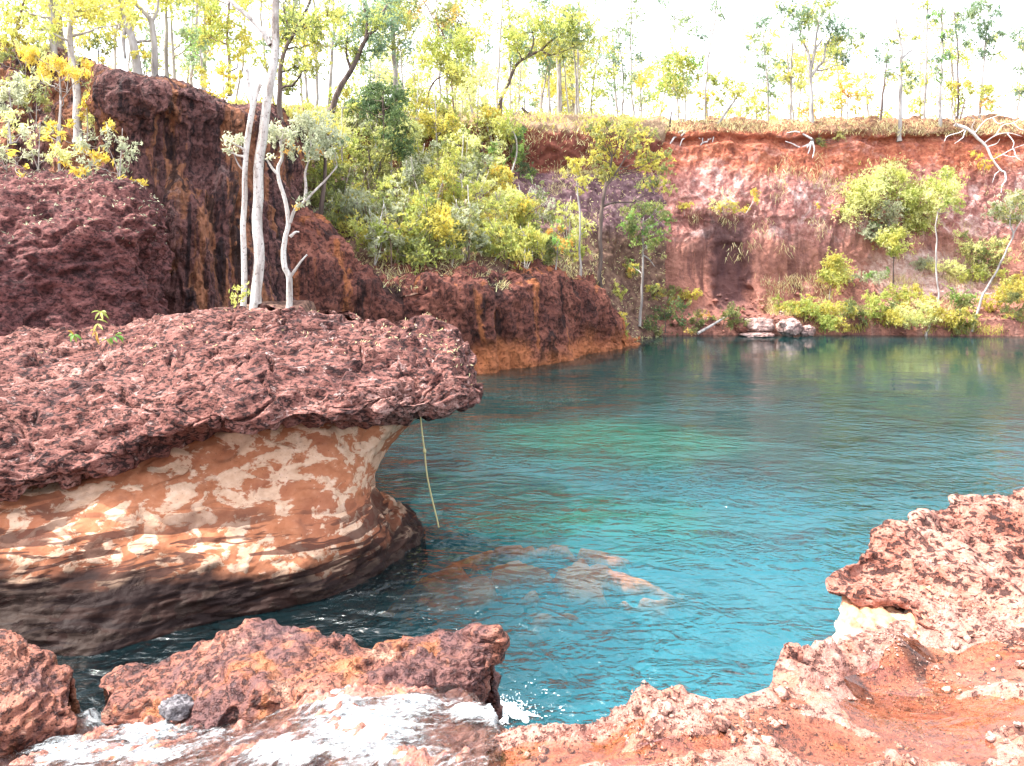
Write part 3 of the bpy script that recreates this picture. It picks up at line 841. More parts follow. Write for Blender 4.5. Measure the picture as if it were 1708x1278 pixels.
pts += [hid_(px, Y, z) for px, Y, z in ((300, 4.3, .42), (400, 4.3, .52), (500, 4.25, .6), (600, 4.2, .66), (700, 4.15, .68), (200, 4.6, .1), (150, 4.9, -.02), (50, 4.6, .3), (-100, 4.6, .35))]
pts += [at_z(*p) for p in ((1600, 1040, 1.42), (1600, 1000, 1.43), (1700, 980, 1.44), (1560, 1000, 1.41), (1500, 1000, 1.39), (1440, 1010, 1.38), (1900, 950, 1.5))]
pts += [np.array(p) for p in ((-2, 1.0, .75), (-1, 0.5, 1.2), (0, 0.3, 1.38), (2, 0.5, 1.5), (-4, 1.5, 0.5), (-6, 4, 0.35), (-5, -3, 1.4), (0, -4, 1.6), (5, -3, 1.8), (5, 3, 1.7), (7, 6, 1.6))]
LAND = Heights(pts)
EDGE = np.array([(-600, 4.75), (-160, 4.72), (0, 4.72), (90, 4.7), (125, 4.85), (190, 4.95), (240, 4.62), (330, 4.52), (400, 4.48), (500, 4.42), (600, 4.28), (670, 4.22), (740, 4.12), (790, 3.75), (818, 3.40), (845, 2.98), (880, 2.80), (950, 2.75), (1010, 2.79), (1080, 2.83),
                 (1190, 2.79), (1285, 2.84), (1300, 3.09), (1390, 3.24), (1450, 3.75), (1520, 4.2), (1600, 4.5), (1700, 4.6), (1900, 4.7), (4000, 4.9)])
def LEDGE(x, y):
    """Rock floor of the ledge and the rapid; beyond its lip it falls into the pool."""
    x = np.asarray(x, float); y = np.asarray(y, float)
    bear = x / np.maximum(y, 0.4) * FOC + 854
    over = y - np.interp(bear, EDGE[:, 0], EDGE[:, 1]) - 0.05 * pnoise(np.stack([x.ravel() * 4, y.ravel() * 4, 0 * x.ravel()], 1), 89).reshape(x.shape)
    over = np.where(y > 0.4, over, -1)
    return LAND(x, y) - 0.5 * sstep(-0.03, 0.12, over) - 7.0 * sstep(0.05, 0.8, over)
xe = np.concatenate([np.linspace(-8, -3.4, 40)[:-1], np.linspace(-3.4, 3.4, 560), np.linspace(3.4, 9, 40)[1:]])
ye = np.concatenate([np.linspace(-5, 2.2, 60)[:-1], np.linspace(2.2, 4.7, 300), np.linspace(4.7, 7.5, 60)[1:]])
xs, ys = np.meshgrid(xe, ye)
zs = LEDGE(xs, ys)
P = np.stack([xs, ys, zs], 2).reshape(-1, 3)
pxg = P[:, 0] / np.maximum(P[:, 1], 0.5) * FOC + 854
streamy = sstep(880, 760, pxg) * sstep(0.3, 1.2, P[:, 1])
W = 0.5 * np.stack([pnoise(P * 5, 90 + k) for k in range(3)], 1)
lump = worley(P * 12 + W, 90)
lump2 = worley(P * 27 + W, 91)
coarse = fbm(P * 1.9, 4, 0.55, seed=92)
rough_patch = sstep(-0.08, 0.22, coarse)
zz = 0.035 * coarse + rough_patch * (0.022 * (1 - sstep(0.1, 0.6, lump)) + 0.012 * (1 - sstep(0.1, 0.6, lump2)) + 0.012 * fbm(P * 9, 3, seed=95)) + 0.004 * fbm(P * 20, 3, seed=93)
zz -= 0.02 * sstep(0.2, 0.45, pnoise(P * 7 + W, 96)) * rough_patch
pyg = HOR - (P[:, 2] - EYE) / np.maximum(P[:, 1], 0.5) * FOC
hol = np.zeros(len(P))
for px, py, rx, ry in ((1500, 1130, 110, 42), (1620, 1190, 110, 45), (1490, 1200, 90, 40), (1400, 1245, 90, 36), (1560, 1250, 100, 30), (940, 1235, 110, 24), (1030, 1215, 60, 20), (1120, 1262, 110, 18), (820, 1245, 90, 26), (1660, 1100, 60, 16)):
    c = at_z(px, py, 1.37); ex = at_z(px + rx, py, 1.37)[0] - c[0]; ey = c[1] - at_z(px, py + ry, 1.37)[1]
    q = ((P[:, 0] - c[0]) / ex) ** 2 + ((P[:, 1] - c[1]) / ey) ** 2
    hol = np.maximum(hol, sstep(1.35, 0.55, q + 0.9 * coarse))
zz = zz * (1 - 0.85 * hol) - 0.022 * hol
wet = np.maximum(hol, streamy * 0.55)
G = np.stack([xs, ys, zs + (zz + streamy * (0.035 * fbm(P * 3.2, 4, 0.6, seed=97) + 0.02 * billow(P * 8, 3, seed=98))).reshape(xs.shape)], 2)
LEDGE_G = G
lo_ = tag(sheet('rock_ledge', G, M_LEDGE), kind='structure')
a_ = lo_.data.attributes.new('wet', 'FLOAT', 'POINT'); a_.data.foreach_set('value', wet.astype(np.float32))

def PUD_LEVEL(x, y):
    return -0.011 + 0 * np.asarray(x)

# ------------------------------------------------------------------ overhanging outcrop on the left
def hid(px, Y, z):
    return np.array([(px - 854) / FOC * Y, Y, z])
OV = [  # seven base rings from the pool floor to the roof of the hollow, then seven cap rings from the roof to the top's back edge
    ([(-260, 1180, 5.6), (-260, 1110, 5.7), (-260, 1010, 5.9), (-260, 930, 6.1), (-260, 880, 6.3), (-260, 850, 6.5)], [(-260, 845, 6.4), (-260, 835, 6.2), (-260, 810, 6.15), (-260, 730, 6.7), (-260, 650, 7.8), (-260, 595, 9.6), (-260, 570, 11.2)]),
    ([(-20, 1180, 5.7), (-20, 1095, 5.82), (0, 1000, 6.0), (0, 920, 6.2), (0, 862, 6.45), (0, 836, 6.65)], [(0, 836, 6.60), (0, 832, 6.4), (0, 800, 6.38), (0, 715, 6.9), (0, 640, 8.0), (0, 580, 10), (0, 552, 11.5)]),
    ([(150, 1180, 5.7), (150, 1098, 5.80), (150, 1000, 6.1), (150, 905, 6.4), (150, 825, 6.8), (150, 794, 7.05)], [(150, 794, 7.0), (150, 788, 6.8), (150, 762, 6.75), (150, 690, 7.3), (150, 630, 8.2), (150, 575, 10), (150, 545, 11.5)]),
    ([(300, 1130, 6.1), (300, 1052, 6.22), (300, 970, 6.4), (300, 872, 6.75), (300, 782, 7.15), (300, 735, 7.45)], [(300, 735, 7.4), (300, 726, 6.95), (300, 702, 6.85), (300, 650, 7.3), (300, 600, 8.2), (300, 550, 9.6), (300, 520, 11)]),
    ([(430, 1100, 6.4), (430, 1024, 6.52), (430, 950, 6.65), (430, 862, 7.0), (430, 772, 7.35), (430, 718, 7.65)], [(430, 718, 7.6), (430, 713, 7.05), (430, 690, 6.95), (430, 640, 7.4), (430, 590, 8.3), (430, 545, 9.6), (430, 513, 10.8)]),
    ([(555, 1070, 6.6), (550, 1000, 6.79), (545, 930, 6.95), (545, 850, 7.2), (545, 770, 7.5), (550, 708, 7.8)], [(550, 708, 7.75), (545, 702, 7.25), (545, 680, 7.15), (545, 635, 7.55), (545, 590, 8.4), (545, 555, 9.5), (545, 527, 10.6)]),
    ([(650, 1010, 7.3), (640, 945, 7.51), (622, 890, 7.6), (606, 822, 7.75), (618, 762, 7.9), (650, 698, 8.15)], [(650, 698, 8.1), (650, 694, 7.6), (650, 675, 7.5), (650, 630, 7.85), (650, 590, 8.5), (650, 562, 9.4), (650, 535, 10.4)]),
    ([(705, 950, 8.0), (692, 900, 8.23), (648, 866, 8.3), (617, 815, 8.35), (636, 758, 8.4), (703, 691, 8.55)], [(705, 691, 8.5), (740, 685, 8.15), (775, 668, 8.2), (765, 622, 8.45), (745, 588, 8.9), (720, 562, 9.4), (690, 538, 10.2)]),
    ([(690, 910, 8.8), (682, 860, 9.0), (648, 838, 9.0), (622, 800, 9.0), (640, 748, 9.0), (712, 688, 9.1)], [(714, 688, 9.1), (775, 672, 8.85), (800, 655, 8.85), (778, 612, 9.05), (762, 572, 9.4), (742, 548, 9.8), (700, 536, 10.3)]),
    ([(560, 830, 11.0), (560, 782, 11.0), (560, 768, 11.0), (550, 748, 10.9), (580, 715, 10.8), (650, 688, 10.6)], [(652, 688, 10.6), (740, 660, 10.3), (765, 640, 10.2), (768, 598, 10.2), (752, 562, 10.3), (730, 545, 10.3), (695, 536, 10.5)]),
    ([(400, 770, 13), (400, 728, 13), (400, 715, 12.9), (400, 695, 12.8), (430, 665, 12.6), (500, 640, 12.4)], [(505, 640, 12.4), (600, 615, 12.1), (610, 600, 12.0), (605, 570, 11.6), (600, 548, 11.3), (600, 540, 11.0), (600, 533, 10.8)]),
    ([(200, 760, 13.6), (200, 715, 13.6), (200, 700, 13.5), (220, 680, 13.4), (250, 650, 13.2), (300, 625, 13)], [(305, 625, 13), (420, 600, 12.6), (430, 585, 12.5), (430, 555, 12.2), (430, 530, 11.9), (430, 518, 11.5), (430, 512, 11.0)]),
]
ov_base = at(430, 1024, 6.9)
outcrop = thing('rock_overhang', ov_base, 'big red rock shelf jutting over the pool on a hollowed orange and cream base', 'rock outcrop')
B = np.array([[at(*p) for p in b] + [at(b[-1][0], b[-1][1] - 14, b[-1][2] + 0.32)] for b, c in OV]).transpose(1, 0, 2)   # runs on up inside the shelf
Cc = np.array([[at(*p) for p in c] for b, c in OV]).transpose(1, 0, 2)
G = loft(B, 200, 520)
P = G.reshape(-1, 3)
fl = np.stack([P[:, 0] * 1.2, P[:, 1] * 1.2, P[:, 2] * 5], 1)
d = 0.09 * fbm(P * 1.1, 3, seed=101) + 0.022 * fbm(fl, 3, seed=102) + 0.008 * fbm(P * 9, 3, seed=103) - 0.03 * sstep(0.30, 0.5, pnoise(P * np.array([2.2, 2.2, 3.2]), 99))
low = sstep(0.75, 0.3, P[:, 2] + 0.115 * (P[:, 0] + 3.4))
d += low * (0.03 * billow(np.stack([P[:, 0] * 1.5, P[:, 1] * 1.5, P[:, 2] * 9], 1), 3, seed=104) + 0.008 * billow(P * 7, 2, seed=105))
G = push(G, d, -1)
sheet('hollowed_base', G, M_CARVED, outcrop, ov_base)
G = loft(Cc, 300, 760)
P = G.reshape(-1, 3)
wall_ = np.abs(grid_normals(G)[..., 2]).reshape(-1)
lay = 0.06 * billow(P * np.array([0.9, 0.9, 6.0]) + 0.4 * np.stack([pnoise(P * 1.1, 106)] * 3, 1), 2, seed=107)
crag = 0.16 * fbm(P * np.array([1.3, 1.3, 2.0]), 3, 0.55, seed=109) - 0.10 * sstep(0.25, 0.5, pnoise(P * np.array([1.6, 1.6, 4.0]), 110))
G = push(G, 0.42 * crust(P, 1.15, 1.0, 1.8, 108) + lay * (1 - 0.6 * wall_) + crag * 0.75 - 0.07 * sstep(0.07, 0.0, np.abs(pnoise(P * np.array([0.9, 0.9, 3.6]) + 0.3 * np.stack([pnoise(P * 3, 115)] * 3, 1), 116))) - 0.05 * sstep(0.05, 0.0, np.abs(pnoise(P * np.array([1.7, 1.7, 1.2]), 117))), -1)
G = strata(G, 0.19, 0.45, 111, 0.9)
sheet('crust_shelf', G, M_CAP, outcrop, ov_base)

# ------------------------------------------------------------------ overhanging outcrop on the right
RC = [
    [(1392, 990, 3.80), (1386, 956, 3.78), (1378, 962, 3.70), (1377, 974, 3.63), (1382, 990, 3.60), (1400, 998, 3.70)],
    [(1440, 1000, 3.98), (1448, 912, 3.97), (1440, 940, 3.78), (1432, 974, 3.60), (1428, 1002, 3.53), (1440, 1002, 3.72)],
    [(1520, 960, 4.3), (1528, 864, 4.3), (1515, 920, 3.95), (1506, 970, 3.62), (1500, 1004, 3.48), (1508, 1009, 3.66)],
    [(1575, 930, 4.55), (1582, 838, 4.55), (1570, 905, 4.08), (1555, 980, 3.6), (1545, 1035, 3.36), (1545, 1055, 3.40)],
    [(1612, 910, 4.75), (1606, 818, 4.75), (1612, 895, 4.15), (1605, 985, 3.56), (1600, 1050, 3.28), (1600, 1075, 3.28)],
    [(1690, 900, 4.8), (1680, 814, 4.8), (1670, 895, 4.15), (1660, 985, 3.52), (1660, 1052, 3.22), (1660, 1080, 3.2)],
    [(1790, 900, 4.8), (1790, 816, 4.8), (1780, 895, 4.15), (1770, 985, 3.5), (1770, 1055, 3.15), (1770, 1090, 3.1)],
    [(2000, 900, 4.8), (2000, 820, 4.8), (2000, 895, 4.15), (2000, 985, 3.5), (2000, 1060, 3.1), (2000, 1100, 3.0)],
]
rt_base = at(1460, 1082, 3.35)
rock_r = thing('rock_overhang', rt_base, 'small pitted red rock slab on a white clay base beside the wet ledge', 'rock outcrop')
G = loft(np.array([[at(*p) for p in c] for c in RC]).transpose(1, 0, 2), 230, 380)
P = G.reshape(-1, 3)
tip = np.tile(0.25 + 0.75 * sstep(0.02, 0.16, np.linspace(0, 1, 380)), 230)
G = push(G, tip * (crust(P, 0.75, 2.0, 0.8, 121) + 0.02 * billow(P * np.array([1.5, 1.5, 12]), 2, seed=122) + 0.06 * fbm(P * 2.6, 3, seed=123) - 0.04 * sstep(0.10, 0.0, np.abs(pnoise(P * np.array([1.6, 1.6, 7]), 127))) - 0.03 * sstep(0.2, 0.45, pnoise(P * np.array([6, 6, 12]), 128))), 1)
G = strata(G, 0.09, 0.15, 124, 1.4)
M_RCAP = laterite('sunlit_crust', [(0.10, 0.035, 0.025), (0.26, 0.09, 0.06), (0.36, 0.16, 0.12), (0.42, 0.22, 0.17), (0.52, 0.32, 0.26)], 1.5, 10.0, 26.0, 0.85, 0.04,  # pits coloured darker to put recess shadow into the slab
                  pale=((0.60, 0.47, 0.43), 0.60, 3.5))
sheet('crust_slab', G, M_RCAP, rock_r, rt_base, flip=True)
RB = [
    [(1440, 1085, 3.9), (1445, 1030, 3.95), (1450, 985, 4.0)],
    [(1392, 1105, 3.45), (1402, 1040, 3.56), (1420, 985, 3.78)],
    [(1384, 1105, 3.28), (1398, 1040, 3.42), (1424, 985, 3.72)],
    [(1430, 1115, 3.18), (1436, 1045, 3.38), (1446, 985, 3.72)],
    [(1500, 1110, 3.20), (1500, 1040, 3.40), (1496, 985, 3.72)],
    [(1545, 1085, 3.28), (1532, 1030, 3.40), (1522, 985, 3.65)],
    [(1575, 1050, 3.4), (1560, 1020, 3.5), (1550, 985, 3.65)],
]
G = loft(np.array([[at(*p) for p in c] for c in RB]).transpose(1, 0, 2), 90, 160)
P = G.reshape(-1, 3)
G = push(G, 0.03 * fbm(P * 4, 3, seed=125) + 0.018 * billow(P * 13, 3, seed=126), -1)
sheet('clay_base', G, M_CLAY, rock_r, rt_base)

# ------------------------------------------------------------------ rocks in the rapid
def rock_sheet(name, cols, nv, nu, mat, label, cat, scale, a, seed, sink=0.6, flip=False):
    rows = []
    for c in cols:
        w = [at(*p) for p in c]
        bf = w[0] + np.array([0, 0.14, 0]); bf[2] = w[0][2] - sink
        ff = w[-1] + np.array([0, -0.03, -0.25])
        rows.append([bf] + w + [ff])
    base = at(*cols[len(cols) // 2][-1])
    G = loft(np.array(rows).transpose(1, 0, 2), nv, nu)
    P = G.reshape(-1, 3)
    G = push(G, crust(P, a, scale, 0.3, seed) + 0.05 * fbm(P * 2.4, 3, seed=seed + 4) + 0.012 * fbm(P * 14, 3, 0.6, seed=seed + 6), 1)
    G = strata(G, 0.07, 0.5, seed + 5, 1.6)
    return tag(sheet(name, G - base, mat, flip=True), label, cat), base
MR = [
    [(172, 1152, 4.85), (180, 1158, 4.7), (188, 1168, 4.55), (190, 1190, 4.45)],
    [(235, 1106, 4.9), (250, 1132, 4.6), (255, 1172, 4.3), (258, 1222, 4.15)],
    [(330, 1080, 4.85), (330, 1110, 4.5), (330, 1158, 4.1), (335, 1215, 3.88)],
    [(395, 1050, 4.9), (400, 1085, 4.42), (400, 1130, 4.05), (400, 1180, 3.85)],
    [(500, 1048, 4.8), (500, 1085, 4.38), (500, 1122, 4.05), (500, 1165, 3.82)],
    [(600, 1076, 4.55), (600, 1096, 4.3), (600, 1122, 4.1), (600, 1155, 3.88)],
    [(668, 1056, 4.6), (675, 1080, 4.3), (672, 1110, 4.07), (670, 1148, 3.9)],
    [(748, 1060, 4.45), (755, 1085, 4.22), (746, 1115, 4.05), (738, 1168, 3.95)],
    [(802, 1066, 4.3), (812, 1082, 4.2), (800, 1120, 4.05), (788, 1198, 3.97)],
    [(826, 1086, 4.3), (827, 1096, 4.22), (818, 1118, 4.15), (806, 1190, 4.12)],
    [(800, 1092, 4.5), (800, 1100, 4.45), (798, 1122, 4.4), (795, 1185, 4.35)],
]
mid_rock, b0 = rock_sheet('stream_rock', MR, 150, 460, M_RAPID, 'long ochre and purple rock lying across the rapid with a blunt undercut end', 'rock', 1.7, 0.85, 131)
mid_rock.location = b0
LR = [
    [(-160, 1045, 4.9), (-160, 1090, 4.6), (-160, 1150, 4.3), (-160, 1215, 4.1)],
    [(-60, 1050, 4.9), (-60, 1090, 4.6), (-60, 1150, 4.3), (-60, 1212, 4.15)],
    [(0, 1066, 4.9), (0, 1096, 4.6), (0, 1150, 4.38), (0, 1210, 4.22)],
    [(48, 1088, 4.85), (52, 1116, 4.6), (55, 1160, 4.4), (55, 1205, 4.3)],
    [(103, 1114, 4.8), (100, 1136, 4.65), (102, 1166, 4.5), (106, 1196, 4.4)],
    [(118, 1128, 4.78), (122, 1146, 4.68), (124, 1166, 4.58), (122, 1192, 4.45)],
    [(108, 1140, 4.95), (110, 1150, 4.9), (112, 1168, 4.85), (110, 1185, 4.8)],
]
left_rock, b0 = rock_sheet('stream_rock', LR, 110, 200, M_RAPID, 'knobbly red rock cut by the left border of the view beside the rapid', 'rock', 1.8, 0.75, 141)
left_rock.location = b0

# ------------------------------------------------------------------ bark and leaf materials
def bark(name, a, b, s=3.0):
    M = Mat(name)
    n = M.noise((s * 2.2, s * 2.2, s * 0.45), 5, 0.6, 0.3)
    n2 = M.noise(s * 9, 3, 0.6)
    c = M.ramp(n, [(0.35, a), (0.62, b)])
    return M.done(M.bsdf(c, 0.85, M.bump(M.math('ADD', n, M.math('MULTIPLY', n2, 0.4)), 0.012, 0.8), 0.2))
def white_bark():
    """Smooth gum bark: pale, with grey and brown smudges and old scars."""
    M = Mat('white_bark')
    n = M.noise((7, 7, 1.6), 5, 0.65, 0.6); n2 = M.noise(26, 4, 0.65); n3 = M.noise((3, 3, 1.1), 3, 0.6, 0.5, loc=(3, 1, 7))
    c = M.ramp(n, [(0.32, (0.20, 0.16, 0.14)), (0.42, (0.40, 0.36, 0.33)), (0.56, (0.60, 0.57, 0.54)), (0.7, (0.50, 0.45, 0.43))])
    c = M.mixc(M.math('MULTIPLY', map01(M, n3, 0.55, 0.68), 0.6), c, (0.24, 0.19, 0.17))
    c = M.mixc(M.math('MULTIPLY', map01(M, n2, 0.44, 0.36), 0.7), c, (0.12, 0.09, 0.08))
    return M.done(M.bsdf(c, 0.8, M.bump(M.math('ADD', n, M.math('MULTIPLY', n2, 0.6)), 0.012, 1.0), 0.2))
BARK = {
    'white': white_bark(),
    'grey': bark('grey_bark', (0.20, 0.17, 0.16), (0.42, 0.38, 0.36)),
    'dark': bark('dark_bark', (0.05, 0.035, 0.032), (0.16, 0.115, 0.10)),
    'dead': bark('dead_wood', (0.45, 0.41, 0.40), (0.72, 0.68, 0.67), 4.0),
    'brown': bark('brown_bark', (0.12, 0.075, 0.06), (0.28, 0.19, 0.16)),
}
def leaf_material():
    M = Mat('leaf')
    nd = M.n('ShaderNodeAttribute'); nd.attribute_name = 'tint'
    c = nd.outputs['Color']
    d = M.bsdf(c, 0.5, None, 0.35)
    t = M.n('ShaderNodeBsdfTranslucent')
    hs = M.n('ShaderNodeHueSaturation'); hs.inputs['Saturation'].default_value = 1.1; hs.inputs['Value'].default_value = 1.5
    M.link(c, hs.inputs['Color']); M.link(hs.outputs[0], t.inputs['Color'])
    mx = M.n('ShaderNodeMixShader'); mx.inputs[0].default_value = 0.5
    M.link(d, mx.inputs[1]); M.link(t.outputs[0], mx.inputs[2])
    return M.done(mx.outputs[0])
M_LEAF = leaf_material()
M_GRASS = M_LEAF

PAL = {  # leaf colours, lightened to include glare and backlight
    'lime':   [(0.290, 0.336, 0.099), (0.423, 0.447, 0.146), (0.498, 0.463, 0.151)],
    'olive':  [(0.152, 0.182, 0.078), (0.247, 0.270, 0.108), (0.338, 0.327, 0.130)],
    'dark':   [(0.072, 0.113, 0.058), (0.115, 0.173, 0.080), (0.182, 0.228, 0.101)],
    'blue':   [(0.145, 0.214, 0.145), (0.213, 0.282, 0.178), (0.291, 0.338, 0.176)],
    'gold':   [(0.462, 0.358, 0.092), (0.620, 0.483, 0.118), (0.620, 0.561, 0.156)],
    'orange': [(0.527, 0.272, 0.098), (0.620, 0.406, 0.128), (0.464, 0.372, 0.129)],
    'pale':   [(0.479, 0.502, 0.236), (0.616, 0.620, 0.315), (0.620, 0.620, 0.294)],
    'grey':   [(0.262, 0.285, 0.193), (0.399, 0.422, 0.295), (0.506, 0.506, 0.367)],
    'green':  [(0.162, 0.278, 0.088), (0.247, 0.386, 0.119), (0.376, 0.457, 0.144)],
    'yellow': [(0.416, 0.382, 0.110), (0.548, 0.479, 0.131), (0.421, 0.421, 0.143)],
    'straw':  [(0.548, 0.455, 0.258), (0.620, 0.603, 0.360), (0.471, 0.425, 0.216)],
}

def leaves(mb, C, L, W, pal, rng, droop=0.55, tint0=None, jit=0.25):
    """One diamond per leaf at the centres C."""
    n = len(C)
    d = rng.normal(size=(n, 3)); d[:, 2] -= droop * 1.6
    d /= np.linalg.norm(d, axis=1, keepdims=True)
    w = np.cross(d, rng.normal(size=(n, 3)))
    w /= np.maximum(np.linalg.norm(w, axis=1, keepdims=True), 1e-6)
    l = (L * rng.uniform(0.6, 1.25, n))[:, None]; ww = (W * rng.uniform(0.7, 1.2, n))[:, None]
    bend = np.cross(d, w) * l * rng.uniform(-0.12, 0.12, n)[:, None]
    V = np.stack([C - d * l * 0.5, C + w * ww * 0.5 + bend, C + d * l * 0.5, C - w * ww * 0.5 + bend], 1).reshape(-1, 3)
    F = np.arange(4 * n).reshape(n, 4)
    p = np.array(pal)
    f = rng.random(n) if tint0 is None else np.clip(tint0 + rng.normal(0, jit, n), 0, 1)
    f = f * (len(p) - 1); i = np.minimum(f.astype(int), len(p) - 2); f = (f - i)[:, None]
    t = (p[i] * (1 - f) + p[i + 1] * f) * rng.uniform(0.8, 1.2, n)[:, None]
    mb.add(V, F, t)

def curve_to(a, b, rng, sag=0.15, k=7, up=0.3):
    a, b = np.asarray(a), np.asarray(b)
    L = np.linalg.norm(b - a)
    m = (a + b) / 2 + rng.normal(size=3) * L * sag * np.array([1, 1, 0.4]) + np.array([0, 0, -up * 0.3 * L])
    t = np.linspace(0, 1, k)[:, None]
    pts = a * (1 - t) ** 2 + 2 * m * t * (1 - t) + b * t ** 2
    pts[1:-1] += rng.normal(size=(k - 2, 3)) * L * 0.018
    return pts

N_LEAVES = [0]
LEAFY = 820
def plant(name, label, cat, group, trunks, clumps, r0, pal='olive', dens=1.0, leaf=(0.13, 0.04), brk='grey', droop=0.55, seed=0,
          limbs=True, thin=0.45, base=None, parts=('trunk', 'crown'), flat=0.8, mix=None):
    """trunks: list of world polylines, the first is the main stem; clumps: list of (world centre, radius)."""
    rng = np.random.default_rng(1000 + seed)
    base = np.asarray(trunks[0][0] if base is None else base, float)
    o = thing(name, base, label, cat, group)
    lf = MB()
    dense = []
    for k, tr in enumerate(trunks):
        tr = np.asarray(tr, float)
        n = max(8, 5 * len(tr))
        q = cr(tr, n, 0) if len(tr) > 2 else tr[0] + (tr[1] - tr[0]) * np.linspace(0, 1, n)[:, None]
        L = np.linalg.norm(np.diff(q, axis=0), axis=1).sum()
        q[1:] += 0.010 * L * np.stack([pnoise(q[1:] * 1.7, seed + j) for j in range(3)], 1) * np.array([1, 1, 0.2])
        ra = r0 if k == 0 else r0 * 0.55
        rr = ra * (1 - (1 - thin) * np.linspace(0, 1, n))
        if k == 0:
            rr[0] *= 1.35; rr[1] *= 1.1
        mb = MB(); mb.tube(q, rr, 8)
        dense.append((q, rr, mb))
    limb_mbs = []
    allq = np.concatenate([q for q, _, _ in dense]); allr = np.concatenate([r for _, r, _ in dense])
    wood = dense[0][2]
    for c, r in clumps:
        c = np.asarray(c, float)
        d = np.linalg.norm(allq - c, axis=1) + 2.0 * np.maximum(0, allq[:, 2] - (c[2] - 0.35 * np.linalg.norm((allq - c)[:, :2], axis=1)))
        i = int(np.argmin(d))
        if limbs:
            pts = curve_to(allq[i], c, rng, 0.12, 8)
            rl = min(allr[i] * 0.6, 0.02 + 0.02 * np.linalg.norm(pts[-1] - pts[0]))
            wood.tube(pts, np.linspace(rl, max(0.005, rl * 0.3), 8), 5)
        k = max(3, int(7 * min(1.6, (r / 0.5) ** 0.7)))
        nl = int(LEAFY * math.pi * r * r * dens / k * (0.13 * 0.04) / (leaf[0] * leaf[1]))
        ct = rng.uniform(0.15, 0.85)
        for j in range(k):
            dv = rng.normal(size=3); dv /= np.linalg.norm(dv)
            tc = c + dv * r * rng.uniform(0.35, 0.85) * np.array([1, 1, flat])
            if limbs and r > 0.22:
                wood.tube(curve_to(c - np.array([0, 0, 0.2 * r]), tc, rng, 0.2, 5), np.linspace(0.008, 0.003, 5) * (1 + r), 3, cap=False)
            rt = r * rng.uniform(0.30, 0.5)
            m = max(3, int(nl * rng.uniform(0.6, 1.4)))
            ns = max(3, m // 9)                           # leaves hang along thin sprays
            sd = rng.normal(size=(ns, 3)); sd[:, 2] -= droop * 0.9; sd /= np.linalg.norm(sd, axis=1, keepdims=True)
            so = tc + rng.normal(size=(ns, 3)) * rt * 0.55
            w_ = rng.integers(0, ns, m)
            C = so[w_] + sd[w_] * (rng.uniform(0.0, 1.9, m) * rt)[:, None] + rng.normal(size=(m, 3)) * 0.022
            p = PAL[pal]
            if mix and rng.random() < mix[1]: p = PAL[mix[0]]
            leaves(lf, C, leaf[0], leaf[1], p, rng, droop, np.clip(ct + rng.normal(0, 0.18), 0, 1), 0.16)
            N_LEAVES[0] += m
    for k, (q, rr, mb) in enumerate(dense):
        mb.build(parts[0], BARK[brk], o, base)
    if lf.v:
        lf.build(parts[1], M_LEAF, o, base, smooth=False)
    return o

def snap(G, px, py):
    """The point of a ground sheet that shows at (px, py)."""
    V = G.reshape(-1, 3)
    V = V[V[:, 1] > 1]
    qx = V[:, 0] / V[:, 1] * FOC + 854; qy = HOR - (V[:, 2] - EYE) / V[:, 1] * FOC
    return V[np.argmin((qx - px) ** 2 + (qy - py) ** 2)]

def line(Y, pts, lean=0.0):
    """Polyline at depth Y through photograph points; lean shifts depth along it."""
    n = len(pts)
    return [at(p[0], p[1], (p[2] if len(p) > 2 else Y) + lean * i / max(1, n - 1)) for i, p in enumerate(pts)]

def blobs(Y, lst, rng, spread=0.6):
    out = []
    for b in lst:
        y = Y + rng.normal() * spread
        out.append((at(b[0], b[1], y), b[2] / FOC * Y))
    return out

_seed = [0]
def tree_px(name, label, cat, Y, trunks, crown, r0, group=None, base=None, **kw):
    """A tree measured in the photograph: stems and leaf clumps as (px, py[, radius px]) at depth Y."""
    _seed[0] += 1
    rng = np.random.default_rng(500 + _seed[0])
    tw = [line(Y, t) for t in trunks]
    if base is not None:
        sh = np.asarray(base) - tw[0][0]
        tw[0][0] = np.asarray(base)
    return plant(name, label, cat, group, tw, blobs(Y, crown, rng, kw.pop('spread', 0.5)), r0, seed=_seed[0], **kw)

# ------------------------------------------------------------------ pale gums rooted behind the rock shelf
Yw = 11.6
gum = tree_px('gum_tree', 'tall smooth white gum with two trunks rising behind the red rock shelf', 'tree', Yw,
    [[(427, 524), (429, 420), (432, 280), (438, 215), (447, 165), (457, 85), (461, 20), (466, -60)],
     [(405, 524), (406, 430), (409, 300), (412, 230), (420, 178), (417, 145), (413, 112)],
     [(410, 255), (418, 195), (430, 152), (436, 140)],
     [(451, 75), (436, 50), (415, 28), (383, 0), (360, -30)]],
    [(384, 236, 17), (402, 236, 12), (378, 250, 9), (470, -40, 40), (430, -60, 45), (370, -55, 40)], 0.082, brk='white', thin=0.62, pal='grey', leaf=(0.07, 0.028), spread=0.15)
mbk = MB(); mbk.tube(cr(np.array(line(Yw, [(407, 285), (398, 275), (392, 262), (386, 245)])), 12, 0), np.linspace(.016, .006, 12), 6); mbk.build('branch', BARK['grey'], gum, np.array(gum.location))
